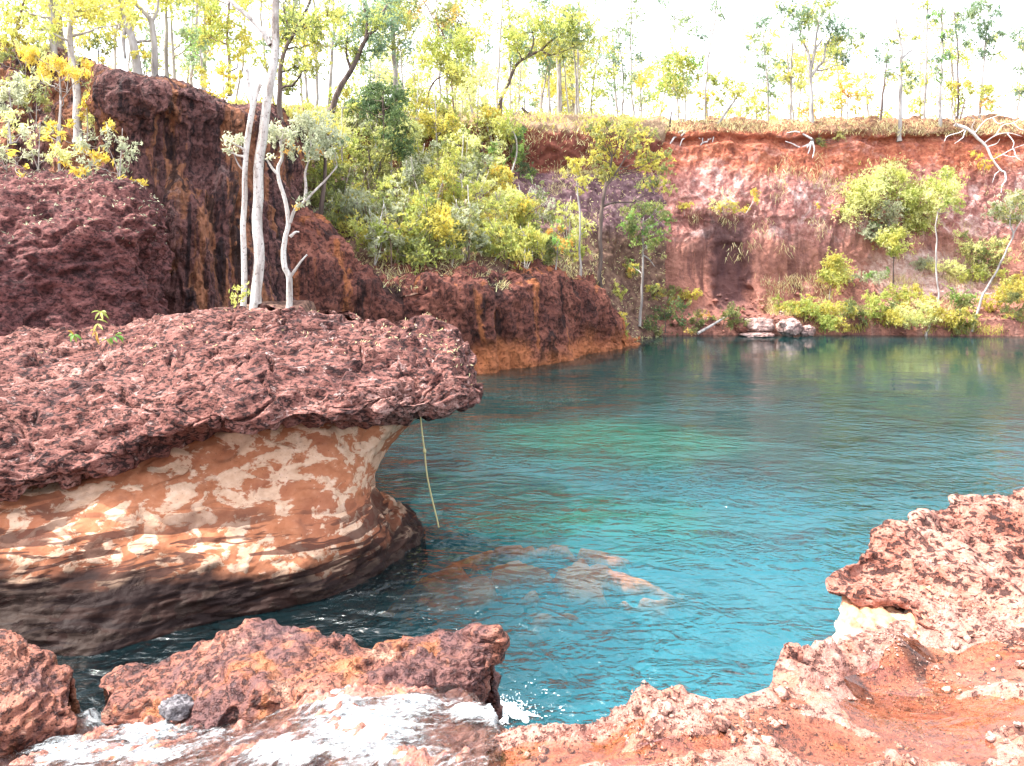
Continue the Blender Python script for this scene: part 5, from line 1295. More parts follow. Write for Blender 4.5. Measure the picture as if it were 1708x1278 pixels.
# ------------------------------------------------------------------ shrubs and trees on the brushy slope
def slope_tree(name, label, cat, G, trunks, crown, r0, group=None, **kw):
    """Rooted where the ground sheet shows at the first stem point; the rest keeps that depth, leaning back with height."""
    b = snap(G, *trunks[0][0])
    Y = b[1]
    return tree_px(name, label, cat, Y, trunks, crown, r0, group=group, base=b, **kw)
S_T = [
 ('gum_tree', 'yellow crowned tree with slim dark trunk where the low cliff ends', GS, [[(1000, 494), (1001, 440), (1003, 370), (1008, 317), (1014, 295), (1020, 262)], [(1010, 312), (1026, 290), (1044, 262)], [(1004, 345), (1025, 338), (1056, 338)]],
    [(1005, 290, 18), (1022, 282, 18), (995, 262, 20), (1020, 245, 24), (1045, 232, 22), (1000, 225, 20), (1060, 250, 20), (1080, 225, 20), (1035, 215, 20), (1090, 260, 18), (1070, 275, 18), (1105, 280, 18), (1095, 300, 16), (1115, 310, 12), (1075, 305, 16), (1110, 255, 14), (985, 215, 16), (1010, 200, 16), (1050, 200, 16)], 0.085, dict(brk='dark', pal='yellow', mix=('olive', .45), leaf=(0.15, 0.045))),
 ('gum_tree', 'tall thin stem with yellow tuft left of the slim dark trunk', GS, [[(968, 472), (967, 410), (966, 345), (962, 300)]], [(958, 275, 15), (965, 290, 14), (950, 285, 11), (972, 300, 11), (962, 318, 9), (975, 270, 10)], 0.045, dict(brk='grey', pal='yellow')),
 ('gum_tree', 'pale trunk tree with dark green crown against the far cliff', GS, [[(1066, 545), (1071, 490), (1073, 440), (1072, 400), (1074, 370)], [(1072, 425), (1082, 432), (1092, 445)]],
    [(1050, 352, 18), (1075, 345, 20), (1095, 350, 18), (1110, 365, 16), (1060, 375, 18), (1085, 378, 18), (1105, 385, 14), (1045, 370, 14), (1060, 395, 14), (1095, 400, 14), (1050, 440, 11), (1065, 450, 10), (1078, 412, 12)], 0.055, dict(brk='grey', pal='olive', mix=('green', .4))),
 ('sapling', 'sapling with half green and half orange leaves above the low cliff', GS, [[(926, 465), (929, 430), (931, 400)]], [(920, 388, 11), (930, 380, 11), (930, 404, 10), (946, 398, 10), (952, 404, 8), (940, 412, 8)], 0.028, dict(brk='grey', pal='green', mix=('orange', .45), leaf=(0.16, 0.05), droop=0.9)),
 ('sapling', 'small bright green sapling left of the half orange sapling', GS, [[(903, 460), (905, 420), (905, 390)]], [(892, 378, 10), (902, 410, 10), (895, 392, 9), (886, 408, 9), (910, 395, 7)], 0.026, dict(brk='grey', pal='lime', leaf=(0.15, 0.05), droop=0.9)),
 ('gum_tree', 'little leaning tree with grey-green crown beside the purple scree', GS, [[(806, 316), (810, 302), (816, 288)]], [(826, 250, 16), (838, 268, 14), (820, 270, 14), (832, 235, 12), (818, 285, 10), (842, 285, 10)], 0.05, dict(brk='grey', pal='pale', mix=('green', .45))),
 ('shrub', 'upright dark green bush left of the bare red scarp', GS, [[(862, 290), (862, 265), (862, 245)]], [(862, 228, 15), (868, 245, 14), (858, 255, 13), (868, 265, 12), (872, 218, 9)], 0.03, dict(brk='dark', pal='dark', mix=('green', .4))),
 ('shrub', 'round dark green bush lower left of the bare red scarp', GS, [[(880, 310), (879, 295), (878, 285)]], [(878, 276, 12), (886, 285, 11), (870, 285, 10), (880, 295, 9)], 0.02, dict(brk='dark', pal='dark', mix=('green', .3))),
 ('gum_tree', 'black based forked shrub tree in the middle of the brushy slope', GS, [[(620, 345), (623, 325), (624, 300), (618, 275), (615, 250)], [(624, 312), (632, 285), (638, 250), (640, 225)]], [(615, 260, 14), (628, 250, 14), (640, 240, 14), (605, 285, 12), (632, 280, 12)], 0.05, dict(brk='dark', pal='olive', dens=0.6)),
 ('gum_tree', 'grey trunked tree behind the slim crooked pale tree', GS, [[(534, 390), (537, 340), (541, 290), (543, 235)]], [(540, 225, 18), (525, 210, 18), (555, 215, 16), (548, 245, 14), (530, 250, 13), (570, 235, 14)], 0.085, dict(brk='dark', pal='blue', mix=('grey', .5))),
 ('gum_tree', 'thin brown stem leaning right in the middle of the brushy slope', GS, [[(716, 395), (722, 360), (731, 330), (740, 305)]], [(745, 295, 14), (735, 285, 13), (752, 310, 12), (728, 305, 11), (745, 270, 12)], 0.03, dict(brk='brown', pal='lime', dens=0.8)),
 ('gum_tree', 'pale twin stems standing up through the brush below the rim', GS, [[(770, 330), (771, 300), (771, 260), (773, 225)], [(775, 325), (776, 290), (778, 255), (780, 230)]], [(750, 235, 16), (772, 225, 18), (790, 240, 16), (760, 255, 14), (780, 262, 14), (745, 262, 13)], 0.04, dict(brk='white', pal='pale', mix=('lime', .4), dens=0.8)),
 ('shrub', 'low yellow bush at the cliff base near the slim dark trunk', GS, [[(1030, 500), (1030, 490), (1029, 482)]], [(1022, 484, 12), (1036, 484, 11), (1030, 494, 11), (1015, 494, 9)], 0.014, dict(brk='dark', pal='lime')),
 ('shrub', 'yellow-green waterside bush at the tip of the low cliff', GS, [[(1036, 556), (1036, 545), (1036, 532)]], [(1036, 528, 12), (1042, 540, 11), (1032, 542, 10), (1040, 552, 9)], 0.014, dict(brk='dark', pal='yellow', mix=('lime', .5))),
 ('shrub', 'leafy yellow-green bush beside the pale trunk tree', GS, [[(1090, 506), (1091, 494), (1092, 484)]], [(1085, 480, 12), (1096, 478, 11), (1092, 490, 12), (1104, 488, 9)], 0.014, dict(brk='dark', pal='yellow', mix=('olive', .4))),
 ('shrub', 'orange tinged bush at the foot of the yellow crowned tree', GS, [[(1052, 470), (1052, 458), (1052, 450)]], [(1045, 448, 10), (1056, 445, 10), (1050, 458, 9)], 0.012, dict(brk='dark', pal='yellow', mix=('orange', .3))),
 ('shrub', 'large dark green thicket bush at the waterline right of the low cliff', GF, [[(1110, 556), (1110, 540), (1108, 520)]], [(1085, 540, 18), (1100, 528, 18), (1120, 518, 18), (1135, 535, 16), (1110, 545, 16), (1090, 555, 12), (1128, 550, 12), (1140, 510, 13)], 0.02, dict(brk='dark', pal='dark', mix=('olive', .4))),
 ('shrub', 'olive bush trailing to the water left of the fallen log', GF, [[(1160, 550), (1162, 540), (1163, 530)]], [(1158, 535, 13), (1172, 540, 11), (1165, 522, 11), (1185, 530, 10), (1150, 548, 9), (1180, 545, 9)], 0.014, dict(brk='dark', pal='olive', mix=('orange', .15))),
 # far cliff
 ('wattle', 'broad pale yellow bush high on the far cliff', GF, [[(1440, 372), (1442, 350), (1446, 330)], [(1440, 370), (1425, 360), (1418, 352)], [(1442, 355), (1470, 310), (1485, 295)]],
    [(1425, 312, 24.4), (1445, 302, 24.4), (1460, 318, 24.4), (1435, 330, 26.8), (1475, 292, 24.4), (1492, 286, 24.4), (1505, 292, 17.1), (1415, 345, 24.4), (1435, 355, 24.4), (1455, 345, 18.3), (1402, 355, 19.5), (1478, 312, 19.5), (1420, 368, 14.6)], 0.05, dict(brk='brown', pal='pale', mix=('lime', .3), dens=1.25, leaf=(0.11, 0.045))),
 ('wattle', 'greyish pale bush squeezed between two yellow bushes on the far cliff', GF, [[(1482, 400), (1483, 375), (1484, 350)]], [(1480, 340, 18.3), (1492, 350, 15.9), (1475, 355, 15.9), (1488, 365, 14.6), (1478, 372, 12.2)], 0.03, dict(brk='grey', pal='grey', dens=0.9)),
 ('wattle', 'bright lime bush right of the pale bushes on the far cliff', GF, [[(1530, 385), (1532, 365), (1534, 345)]], [(1520, 325, 22.0), (1535, 315, 19.5), (1545, 335, 22.0), (1525, 345, 24.4), (1545, 358, 22.0), (1520, 365, 19.5), (1535, 375, 19.5), (1515, 378, 12.2), (1508, 345, 14.6)], 0.04, dict(brk='brown', pal='pale', mix=('lime', .55), dens=1.2, leaf=(0.11, 0.045))),
 ('gum_tree', 'slim white tree rooted in the water with a lime crown', GF, [[(1543, 560), (1552, 538), (1562, 516), (1566, 495), (1563, 470), (1562, 420), (1561, 395), (1564, 360), (1574, 328)], [(1566, 352), (1580, 335), (1588, 325)]],
    [(1565, 305, 19.5), (1582, 300, 19.5), (1592, 310, 17.1), (1575, 318, 18.3), (1592, 330, 15.9), (1578, 342, 14.6), (1558, 318, 14.6), (1598, 345, 9.8), (1580, 290, 13.4)], 0.05, dict(brk='grey', pal='lime', mix=('pale', .4), dens=1.1, leaf=(0.12, 0.045), thin=0.35)),
 ('gum_tree', 'leaning white tree rising right with a grey-green crown', GF, [[(1621, 552), (1632, 515), (1640, 490), (1655, 465), (1668, 440), (1680, 415), (1690, 390), (1685, 372), (1684, 350)], [(1688, 395), (1696, 380), (1704, 368)]],
    [(1670, 345, 18.3), (1688, 335, 19.5), (1704, 340, 19.5), (1680, 358, 15.9), (1700, 360, 15.9), (1660, 358, 13.4), (1715, 352, 14.6), (1695, 322, 13.4)], 0.05, dict(brk='grey', pal='olive', mix=('grey', .5), thin=0.4)),
 ('gum_tree', 'small dark stemmed tree with round lime crown in front of the pale rock', GF, [[(1489, 478), (1490, 450), (1491, 430), (1492, 412)], [(1491, 432), (1484, 422), (1478, 412)], [(1491, 432), (1497, 420), (1502, 410)]],
    [(1480, 395, 17.1), (1492, 385, 17.1), (1502, 395, 15.9), (1472, 408, 13.4), (1488, 405, 15.9), (1504, 412, 13.4), (1490, 418, 12.2)], 0.035, dict(brk='dark', pal='lime', mix=('pale', .3), dens=1.2)),
 ('shrub', 'round yellow bush hanging on the far cliff above the boulders', GF, [[(1382, 510), (1384, 490), (1388, 468)]], [(1392, 438, 19.5), (1384, 448, 18.3), (1402, 450, 18.3), (1392, 462, 19.5), (1380, 464, 12.2), (1405, 466, 12.2), (1398, 430, 12.2)], 0.022, dict(brk='grey', pal='lime', mix=('yellow', .3), dens=1.3)),
 ('shrub', 'brightest lime bush at the waterline right of the pale boulders', GF, [[(1370, 556), (1370, 540), (1369, 528)]], [(1362, 518, 15.9), (1376, 514, 15.9), (1370, 532, 18.3), (1384, 534, 14.6), (1360, 538, 14.6), (1372, 548, 14.6), (1386, 548, 9.8)], 0.016, dict(brk='dark', pal='lime', mix=('green', .3), dens=1.3)),
 ('shrub', 'yellow-green bush standing behind the pale boulders', GF, [[(1340, 540), (1341, 525), (1342, 512)]], [(1335, 508, 14.6), (1348, 504, 14.6), (1342, 518, 14.6), (1355, 516, 11.0)], 0.014, dict(brk='dark', pal='lime', mix=('yellow', .4))),
 ('shrub', 'small bush on the bank just left behind the pale boulders', GF, [[(1304, 530), (1304, 520), (1304, 510)]], [(1300, 508, 12.2), (1310, 506, 11.0), (1305, 518, 11.0)], 0.01, dict(brk='dark', pal='yellow', mix=('lime', .5))),
 ('shrub', 'small silvery bush left of the round lime crown tree', GF, [[(1466, 474), (1466, 464), (1466, 458)]], [(1460, 456, 12.2), (1472, 456, 11.0), (1466, 464, 11.0)], 0.012, dict(brk='grey', pal='grey', mix=('green', .4), dens=1.2)),
 ('shrub', 'lime bush at the foot of the round lime crown tree', GF, [[(1504, 525), (1505, 510), (1506, 495)]], [(1496, 488, 13.4), (1510, 486, 13.4), (1520, 494, 12.2), (1502, 500, 12.2), (1494, 515, 12.2), (1500, 528, 11.0), (1515, 508, 9.8)], 0.012, dict(brk='dark', pal='lime', mix=('yellow', .3))),
 ('shrub', 'low yellow bush between the lime bush and the white tree', GF, [[(1540, 520), (1540, 508), (1541, 498)]], [(1536, 496, 13.4), (1548, 500, 12.2), (1540, 508, 12.2), (1530, 486, 11.0)], 0.01, dict(brk='dark', pal='yellow', mix=('pale', .4))),
 ('shrub', 'green and straw coloured bush right of the white tree', GF, [[(1602, 525), (1603, 512), (1604, 500)]], [(1595, 500, 14.6), (1608, 496, 14.6), (1618, 502, 12.2), (1604, 510, 13.4), (1588, 488, 12.2)], 0.012, dict(brk='dark', pal='olive', mix=('green', .35))),
 ('shrub', 'wide olive bush beneath the leaning white tree', GF, [[(1640, 455), (1641, 440), (1640, 425)]], [(1620, 418, 17.1), (1635, 408, 18.3), (1650, 415, 18.3), (1665, 405, 17.1), (1630, 432, 15.9), (1650, 435, 17.1), (1672, 425, 15.9), (1612, 402, 12.2), (1640, 450, 12.2), (1600, 395, 11.0)], 0.02, dict(brk='dark', pal='olive', mix=('pale', .45))),
 ('shrub', 'yellow bush on the right bank below the leaning white crown', GF, [[(1690, 500), (1690, 485), (1690, 472)]], [(1682, 466, 14.6), (1696, 462, 14.6), (1706, 472, 14.6), (1690, 480, 13.4), (1675, 480, 11.0), (1712, 490, 12.2)], 0.014, dict(brk='dark', pal='yellow', mix=('lime', .4))),
 ('shrub', 'small straw yellow bush on a ledge above the dark niche', GF, [[(1206, 362), (1206, 352), (1207, 345)]], [(1198, 342, 11.0), (1210, 338, 11.0), (1220, 345, 11.0), (1188, 338, 8.5), (1228, 350, 8.5)], 0.012, dict(brk='grey', pal='yellow', mix=('straw', .5), dens=0.8)),
 ('shrub', 'spindly yellow bush right of the ledge bush over the dark niche', GF, [[(1245, 355), (1254, 340), (1258, 325)]], [(1256, 320, 9.8), (1262, 332, 8.5), (1250, 345, 7.3), (1240, 350, 7.3)], 0.012, dict(brk='dead', pal='yellow', mix=('gold', .3), dens=0.8)),
 ('shrub', 'tiny yellow bush on the cliff next to the yellow crowned tree', GF, [[(1142, 360), (1142, 352), (1142, 348)]], [(1138, 345, 9.8), (1147, 343, 8.5)], 0.008, dict(brk='grey', pal='yellow')),
 ('shrub', 'ochre tuft bush midway along the far cliff', GF, [[(1358, 350), (1359, 345), (1360, 342)]], [(1356, 340, 8.5), (1366, 342, 7.3)], 0.008, dict(brk='grey', pal='gold', dens=0.8)),
 ('shrub', 'dark tangled bush under the broad pale yellow bush', GF, [[(1452, 402), (1452, 390), (1450, 380)]], [(1445, 378, 13.4), (1458, 382, 13.4), (1435, 386, 9.8), (1465, 374, 9.8)], 0.018, dict(brk='dark', pal='dark', dens=0.5)),
 ('shrub', 'bush clinging to the rim beneath the large forked gum', GF, [[(1366, 236), (1366, 228), (1366, 220)]], [(1364, 234, 11.0), (1372, 240, 8.5), (1365, 245, 7.3), (1408, 222, 12.2), (1418, 228, 9.8)], 0.02, dict(brk='dark', pal='olive')),
]
for name, label, Gd, tr, cw, r0, kw in S_T:
    kw = dict(kw); kw.setdefault('leaf', (0.13, 0.042))
    slope_tree(name, label, {'gum_tree': 'tree', 'wattle': 'bush', 'shrub': 'bush', 'sapling': 'sapling'}[name], Gd, tr, cw, r0, spread=0.35, **kw)

# the many look-alike bushes that cover the slope
rng = np.random.default_rng(99)
kinds = [('olive', ('lime', .3), 'olive bush among the dense brush on the slope'), ('lime', ('yellow', .25), 'yellow-green bush among the dense brush on the slope'),
         ('grey', ('olive', .5), 'grey-green bush among the dense brush on the slope'), ('yellow', ('gold', .35), 'golden leaved bush among the dense brush on the slope'),
         ('pale', ('lime', .5), 'pale leaved bush among the dense brush on the slope')]
cnt = 0
for row, py in enumerate((448, 428, 404, 378, 350, 322, 296, 270, 240)):
    lo = np.interp(py, [230, 300, 385, 450], [520, 500, 560, 610]); hi = np.interp(py, [240, 290, 330, 380, 450], [850, 845, 860, 890, 975])
    n = int((hi - lo) / 33)
    for k in range(n):
        px = lo + (k + 0.5) / n * (hi - lo) + rng.normal() * 14
        p_y = py + rng.normal() * 7
        if 795 < px and 280 < p_y < 330 and rng.random() < 0.6: continue
        b = snap(GS, px, p_y)
        Y = b[1]
        h = rng.uniform(0.8, 1.9) if py > 300 else rng.uniform(1.0, 2.3)
        w = rng.uniform(0.35, 0.7)
        kd = kinds[rng.choice(5, p=[.34, .32, .14, .07, .13])] if px > 600 else kinds[rng.choice(5, p=[.4, .2, .25, .05, .10])]
        if p_y > 415 and px < 720: kd = kinds[rng.choice(5, p=[.5, .25, .25, .0, .0])]
        cl = []
        for q in range(rng.integers(5, 9)):
            a = rng.uniform(0, 6.28); rr = w * math.sqrt(rng.random())
            zf = rng.uniform(0.25, 1.0)
            cl.append((b + np.array([math.cos(a) * rr, math.sin(a) * rr, h * zf]), rng.uniform(0.24, 0.42)))
        st = [[b - np.array([0, 0, 0.05]), b + np.array([rng.normal() * 0.12, rng.normal() * .1, h * 0.5]), b + np.array([rng.normal() * .25, rng.normal() * .2, h * rng.uniform(0.8, 1.25)])] for _ in range(3)]
        _seed[0] += 1
        band = 'just above the low cliff' if p_y > 412 else ('low on the brushy slope' if p_y > 345 else ('high on the brushy slope' if p_y > 282 else 'under the slope top'))
        side = 'near the crooked pale tree' if px < 600 else ('below the dark green tree' if px < 700 else ('below the pale twin stems' if px < 800 else 'towards the purple scree'))
        plant('shrub', kd[2].split(' among')[0] + ' ' + band + ' ' + side, 'bush', 'bushes covering the slope', st, cl, rng.uniform(0.014, 0.032), pal=kd[0], mix=kd[1], dens=rng.uniform(0.55, 0.9), leaf=(0.13, 0.042), brk=['white', 'brown', 'grey', 'dark'][cnt % 4], seed=_seed[0], droop=rng.uniform(0.2, 0.8))
        cnt += 1
print('bushes', cnt, 'leaves', N_LEAVES[0])

# thin airy gums standing up out of the brush
rng = np.random.default_rng(111)
for i, (px, py, tx, ty, pal_, lbl) in enumerate((
    (575, 330, 570, 170, 'lime', 'thin lime gum rising from the brush left of the black based shrub tree'), (655, 330, 662, 215, 'pale', 'thin pale gum rising below the dark green tree'), (690, 290, 700, 120, 'lime', 'thin lime gum right of the dark green tree'),
    (730, 300, 724, 150, 'yellow', 'thin golden green gum left of the pale twin stems'), (760, 380, 768, 290, 'lime', 'short thin gum low on the slope under the pale twin stems'), (830, 390, 826, 320, 'pale', 'short pale gum low on the slope left of the half orange sapling'),
    (850, 300, 845, 190, 'lime', 'thin lime gum left of the upright dark green bush'), (600, 410, 596, 330, 'grey', 'short grey-green gum at the low left end of the brushy slope'), (685, 410, 690, 330, 'yellow', 'short golden green gum above the middle of the low cliff'), (805, 250, 800, 130, 'pale', 'thin pale gum left of the curved trunk rim gum'))):
    b = snap(GS, px, py); Y = b[1]
    t = at(tx, ty, Y); h = t[2] - b[2]
    cl = [(b + (t - b) * rng.uniform(.55, 1.05) + np.array([rng.normal() * .14 * h + rng.normal() * .25, rng.normal() * .3, 0]), rng.uniform(.28, .5)) for _ in range(8)]
    _seed[0] += 1
    plant('gum_tree', lbl, 'tree', 'thin gums on the brushy slope', [[b, (b + t) / 2 + np.array([rng.normal() * .15, 0, 0]), t]], cl, 0.04, pal=pal_, dens=0.6, leaf=(0.15, 0.045), brk=['white', 'grey'][i % 2], seed=_seed[0])

# ------------------------------------------------------------------ rapid, shallow film, splash
def foam_material():
    """Running shallow water: clear film over the rock where 'foam' is 0, white froth where it is 1."""
    M = Mat('running_water')
    at_ = M.n('ShaderNodeAttribute'); at_.attribute_name = 'foam'
    n1 = M.noise((3.5, 15, 9), 6, 0.72, 1.0, rot=(0, 0, 0.5))
    n2 = M.noise(38, 4, 0.65, 0.4)
    n3 = M.noise((5, 8, 5), 3, 0.6, 0.8, loc=(2, 5, 1))
    tex = M.math('ADD', M.math('MULTIPLY', n1, 0.55), M.math('ADD', M.math('MULTIPLY', n2, 0.3), M.math('MULTIPLY', n3, 0.15)))
    f = map01(M, M.math('ADD', at_.outputs['Fac'], M.math('MULTIPLY', M.math('SUBTRACT', tex, 0.5), 3.4)), 0.20, 1.0)
    h = M.math('ADD', n1, M.math('ADD', M.math('MULTIPLY', n2, 0.35), M.math('MULTIPLY', n3, 0.8)))
    nrm = M.bump(h, 0.055, 1.0)
    fres = M.n('ShaderNodeFresnel'); fres.inputs['IOR'].default_value = 1.33; M.link(nrm, fres.inputs['Normal'])
    gl = M.n('ShaderNodeBsdfGlossy'); gl.inputs['Roughness'].default_value = 0.06; M.link(nrm, gl.inputs['Normal'])
    tr = M.n('ShaderNodeBsdfTransparent'); tr.inputs['Color'].default_value = (0.93, 0.95, 0.96, 1)
    film = M.n('ShaderNodeMixShader'); M.link(fres.outputs[0], film.inputs[0]); M.link(tr.outputs[0], film.inputs[1]); M.link(gl.outputs[0], film.inputs[2])
    froth = M.bsdf(M.ramp(tex, [(0.38, (0.26, 0.33, 0.37)), (0.50, (0.60, 0.65, 0.68)), (0.60, (0.78, 0.81, 0.83))]), 0.45, nrm, 0.4)
    mx = M.n('ShaderNodeMixShader'); M.link(M.math('MULTIPLY', f, 0.9), mx.inputs[0]); M.link(film.outputs[0], mx.inputs[1]); M.link(froth, mx.inputs[2])
    return M.done(mx.outputs[0])
M_RUN = foam_material()
def with_attr(o, name, vals):
    a = o.data.attributes.new(name, 'FLOAT', 'POINT')
    a.data.foreach_set('value', np.asarray(vals, np.float32))
    return o
xs, ys = np.meshgrid(np.linspace(-3.6, 0.12, 420), np.linspace(2.4, 5.6, 340))
zl = LEDGE(xs, ys)
P = np.stack([xs, ys, zl], 2).reshape(-1, 3)
bear = P[:, 0] / P[:, 1] * FOC + 854
row = HOR - (P[:, 2] - EYE) / P[:, 1] * FOC
foam = np.zeros(len(P))
for cx, cy, rx, ry, w in ((610, 1225, 110, 50, 1.0), (545, 1165, 70, 38, .85), (690, 1185, 75, 22, .75), (250, 1225, 75, 36, .9), (185, 1200, 45, 38, .9), (110, 1262, 70, 30, .85), (782, 1198, 40, 16, .95), (230, 1262, 120, 26, .75),
                          (480, 1262, 110, 30, .85), (350, 1238, 60, 26, .45), (40, 1235, 60, 30, .35), (150, 1165, 30, 25, .6), (820, 1200, 14, 24, .9), (640, 1275, 120, 26, .8), (330, 1185, 30, 20, .3), (210, 1150, 30, 24, .55)):
    # froth gathers where the current steepens: spots on the rock floor
    foam = np.maximum(foam, w * np.exp(-(((bear - cx) / rx) ** 2 + ((row - cy) / ry) ** 2)))
depth = 0.018 + 0.016 * fbm(P * np.array([3, 3, 3]), 3, seed=151) + 0.03 * foam + foam * (0.035 * fbm(P * np.array([9, 13, 9]), 4, 0.6, seed=152))
right_cut = 0.10 * sstep(800, 900, bear)
G = np.stack([xs, ys, np.maximum(zl + (depth - right_cut).reshape(xs.shape), -0.02)], 2)
tag(with_attr(sheet('running_water', G, M_RUN), 'foam', foam), kind='structure')

# water lying in the hollows of the ledge
def puddle_material():
    M = Mat('shallow_water')
    n = M.noise((6, 9, 6), 3, 0.5, 0.6)
    nrm = M.bump(n, 0.006, 1.0)
    fres = M.n('ShaderNodeFresnel'); fres.inputs['IOR'].default_value = 1.33; M.link(nrm, fres.inputs['Normal'])
    gl = M.n('ShaderNodeBsdfGlossy'); gl.inputs['Roughness'].default_value = 0.05; M.link(nrm, gl.inputs['Normal'])
    tr = M.n('ShaderNodeBsdfTransparent'); tr.inputs['Color'].default_value = (0.95, 0.80, 0.68, 1)
    mx = M.n('ShaderNodeMixShader'); M.link(fres.outputs[0], mx.inputs[0]); M.link(tr.outputs[0], mx.inputs[1]); M.link(gl.outputs[0], mx.inputs[2])
    return M.done(mx.outputs[0])
M_PUD = puddle_material()
xs, ys = np.meshgrid(np.linspace(-0.1, 2.6, 220), np.linspace(2.2, 3.3, 110))
bear = xs / ys * FOC + 854
inside = ys < np.interp(bear, EDGE[:, 0], EDGE[:, 1]) - 0.10
V = np.stack([xs, ys, LAND(xs, ys) + PUD_LEVEL(xs, ys)], 2).reshape(-1, 3)
F = grid_faces(110, 220)
F = F[inside.ravel()[F].all(1)]
tag(finish(mesh_from(V, F, 'shallow_water'), 'shallow_water', M_PUD), kind='structure')

mb = MB()
rng = np.random.default_rng(160)
c0 = at_z(832, 1192, 0.0)
for i in range(420):
    a = rng.uniform(0, 6.28); r = abs(rng.normal()) * 0.13
    hh = 0.012 + 0.13 * math.exp(-r / 0.10) * rng.random() ** 2
    p = c0 + np.array([math.cos(a) * r * 1.6, math.sin(a) * r, hh])
    s_ = rng.uniform(0.0015, 0.0045)
    up = np.array([rng.normal() * .4, rng.normal() * .4, 1.0]) * s_ * 1.4
    mb.tube([p - up, p - up * .4, p + up * .4, p + up], [s_ * .3, s_, s_ * .9, s_ * .25], 5)
fx, fy = np.meshgrid(np.linspace(-0.6, 0.6, 300), np.linspace(-0.45, 0.45, 220))
q = np.stack([fx.ravel() + c0[0], fy.ravel() + c0[1], 0 * fx.ravel()], 1)
fo = np.exp(-((fx / 0.22) ** 2 + (fy / 0.13) ** 2)).ravel()
hz = 0.006 + 0.07 * fo ** 2 * (0.6 + 0.9 * fbm(q * np.array([11, 11, 1]), 4, 0.6, seed=161)) + 0.004 * fbm(q * 9, 2, seed=162)
M_FOAM = (lambda M: M.done(M.bsdf(M.ramp(M.noise(26, 4, 0.65), [(0.36, (0.34, 0.42, 0.46)), (0.52, (0.66, 0.71, 0.73)), (0.62, (0.80, 0.83, 0.84))]), 0.5, None, 0.3)))(Mat('white_froth'))
V = np.stack([fx + c0[0], fy + c0[1], hz.reshape(fx.shape)], 2).reshape(-1, 3)
F = grid_faces(220, 300)
thick = fo * 1.25 + 0.75 * fbm(q * np.array([8, 13, 1]), 5, 0.7, seed=163)
F = F[(thick[F] > 0.72).all(1)]
tag(finish(mesh_from(V, F, 'plunge_foam'), 'plunge_foam', M_FOAM), kind='stuff')
tag(mb.build('splash', M_FOAM), kind='stuff')

# ------------------------------------------------------------------ stones
def stone_mesh(name, mat, seed, sub=(26, 18), dims=(1, 1, 1), rough=0.14):
    nv, nu = sub[1], sub[0]
    th = np.linspace(0.02, math.pi - 0.02, nv)[:, None]; ph = np.linspace(0, 2 * math.pi, nu, endpoint=False)[None]
    D = np.stack([np.sin(th) * np.cos(ph), np.sin(th) * np.sin(ph), np.cos(th) + 0 * ph], 2)
    Q = D.reshape(-1, 3)
    Q = np.sign(Q) * np.abs(Q) ** 0.8
    r = 1 + rough * 1.6 * fbm(D.reshape(-1, 3) * 1.3, 3, 0.5, seed=seed) + rough * billow(D.reshape(-1, 3) * 2.5, 2, seed=seed + 3)
    V = Q * r[:, None] * np.array(dims)
    F = grid_faces(nv, nu, True)
    caps = [np.array([[0, k + 1, k] for k in range(1, nu - 1)]), np.array([[nu * (nv - 1), nu * (nv - 1) + k, nu * (nv - 1) + k + 1] for k in range(1, nu - 1)])]
    me = mesh_from(V, [F[:, ::-1]] + caps, name)
    return finish(me, name, mat)
M_BOULD = laterite('pale_boulder', [(0.20, 0.11, 0.10), (0.36, 0.22, 0.20), (0.47, 0.33, 0.30), (0.56, 0.44, 0.42)], 1.2, 4.0, 9.0, 0.45, 0.06, flat=1.0)
def boulder(px, py, wpx, hpx, Y, label, mat, seed, deep=0.8, dz=0.0):
    c = at(px, py, Y)
    w, h = wpx / FOC * Y / 2 * 0.82, hpx / FOC * Y / 2 * 0.82
    o = stone_mesh('boulder', mat, seed, (40, 28), (w, w * deep, h))
    o.location = c + np.array([0, 0, dz - 0.04])
    return tag(o, label, 'boulder')
boulder(1266, 541, 58, 30, 30.0, 'pinkish grey boulder on the far shore left of the whitest boulder', M_BOULD, 171)
boulder(1316, 544, 48, 34, 29.5, 'whitest rounded boulder at the far waterline', M_BOULD, 172)
boulder(1262, 557, 62, 9, 29.6, 'flat pale rock slab lying low in the water at the far shore', M_BOULD, 173)
boulder(1346, 551, 30, 22, 29.6, 'small grey boulder right of the whitest boulder', M_BOULD, 174)
boulder(1240, 546, 34, 20, 30.2, 'low brown boulder beside the fallen log', M_FAR, 175)
boulder(1318, 522, 44, 14, 31.0, 'dark capped flat stone behind the whitest boulder', M_BOULD, 176)
boulder(1425, 528, 60, 24, 31.0, 'broad pink rock on the bank right of the brightest lime bush', M_FAR, 177)
M_GREY = laterite('grey_stone', [(0.05, 0.045, 0.05), (0.12, 0.11, 0.12), (0.24, 0.22, 0.23), (0.34, 0.32, 0.33)], 6, 20.0, 60.0, 0.3, 0.01, flat=1.0)
o = stone_mesh('loose_stone', M_GREY, 181, (40, 28), (0.085, 0.06, 0.05), 0.12); o.location = at(297, 1180, 4.10)
tag(o, 'loose dark grey stone lodged against the long rock in the rapid', 'stone')
o = stone_mesh('loose_stone', M_RCAP, 182, (40, 28), (0.036, 0.036, 0.036), 0.1); o.location = at(1322, 1090, 3.06)
tag(o, 'round pale knob of rock perched on the ledge tip by the white clay', 'stone')

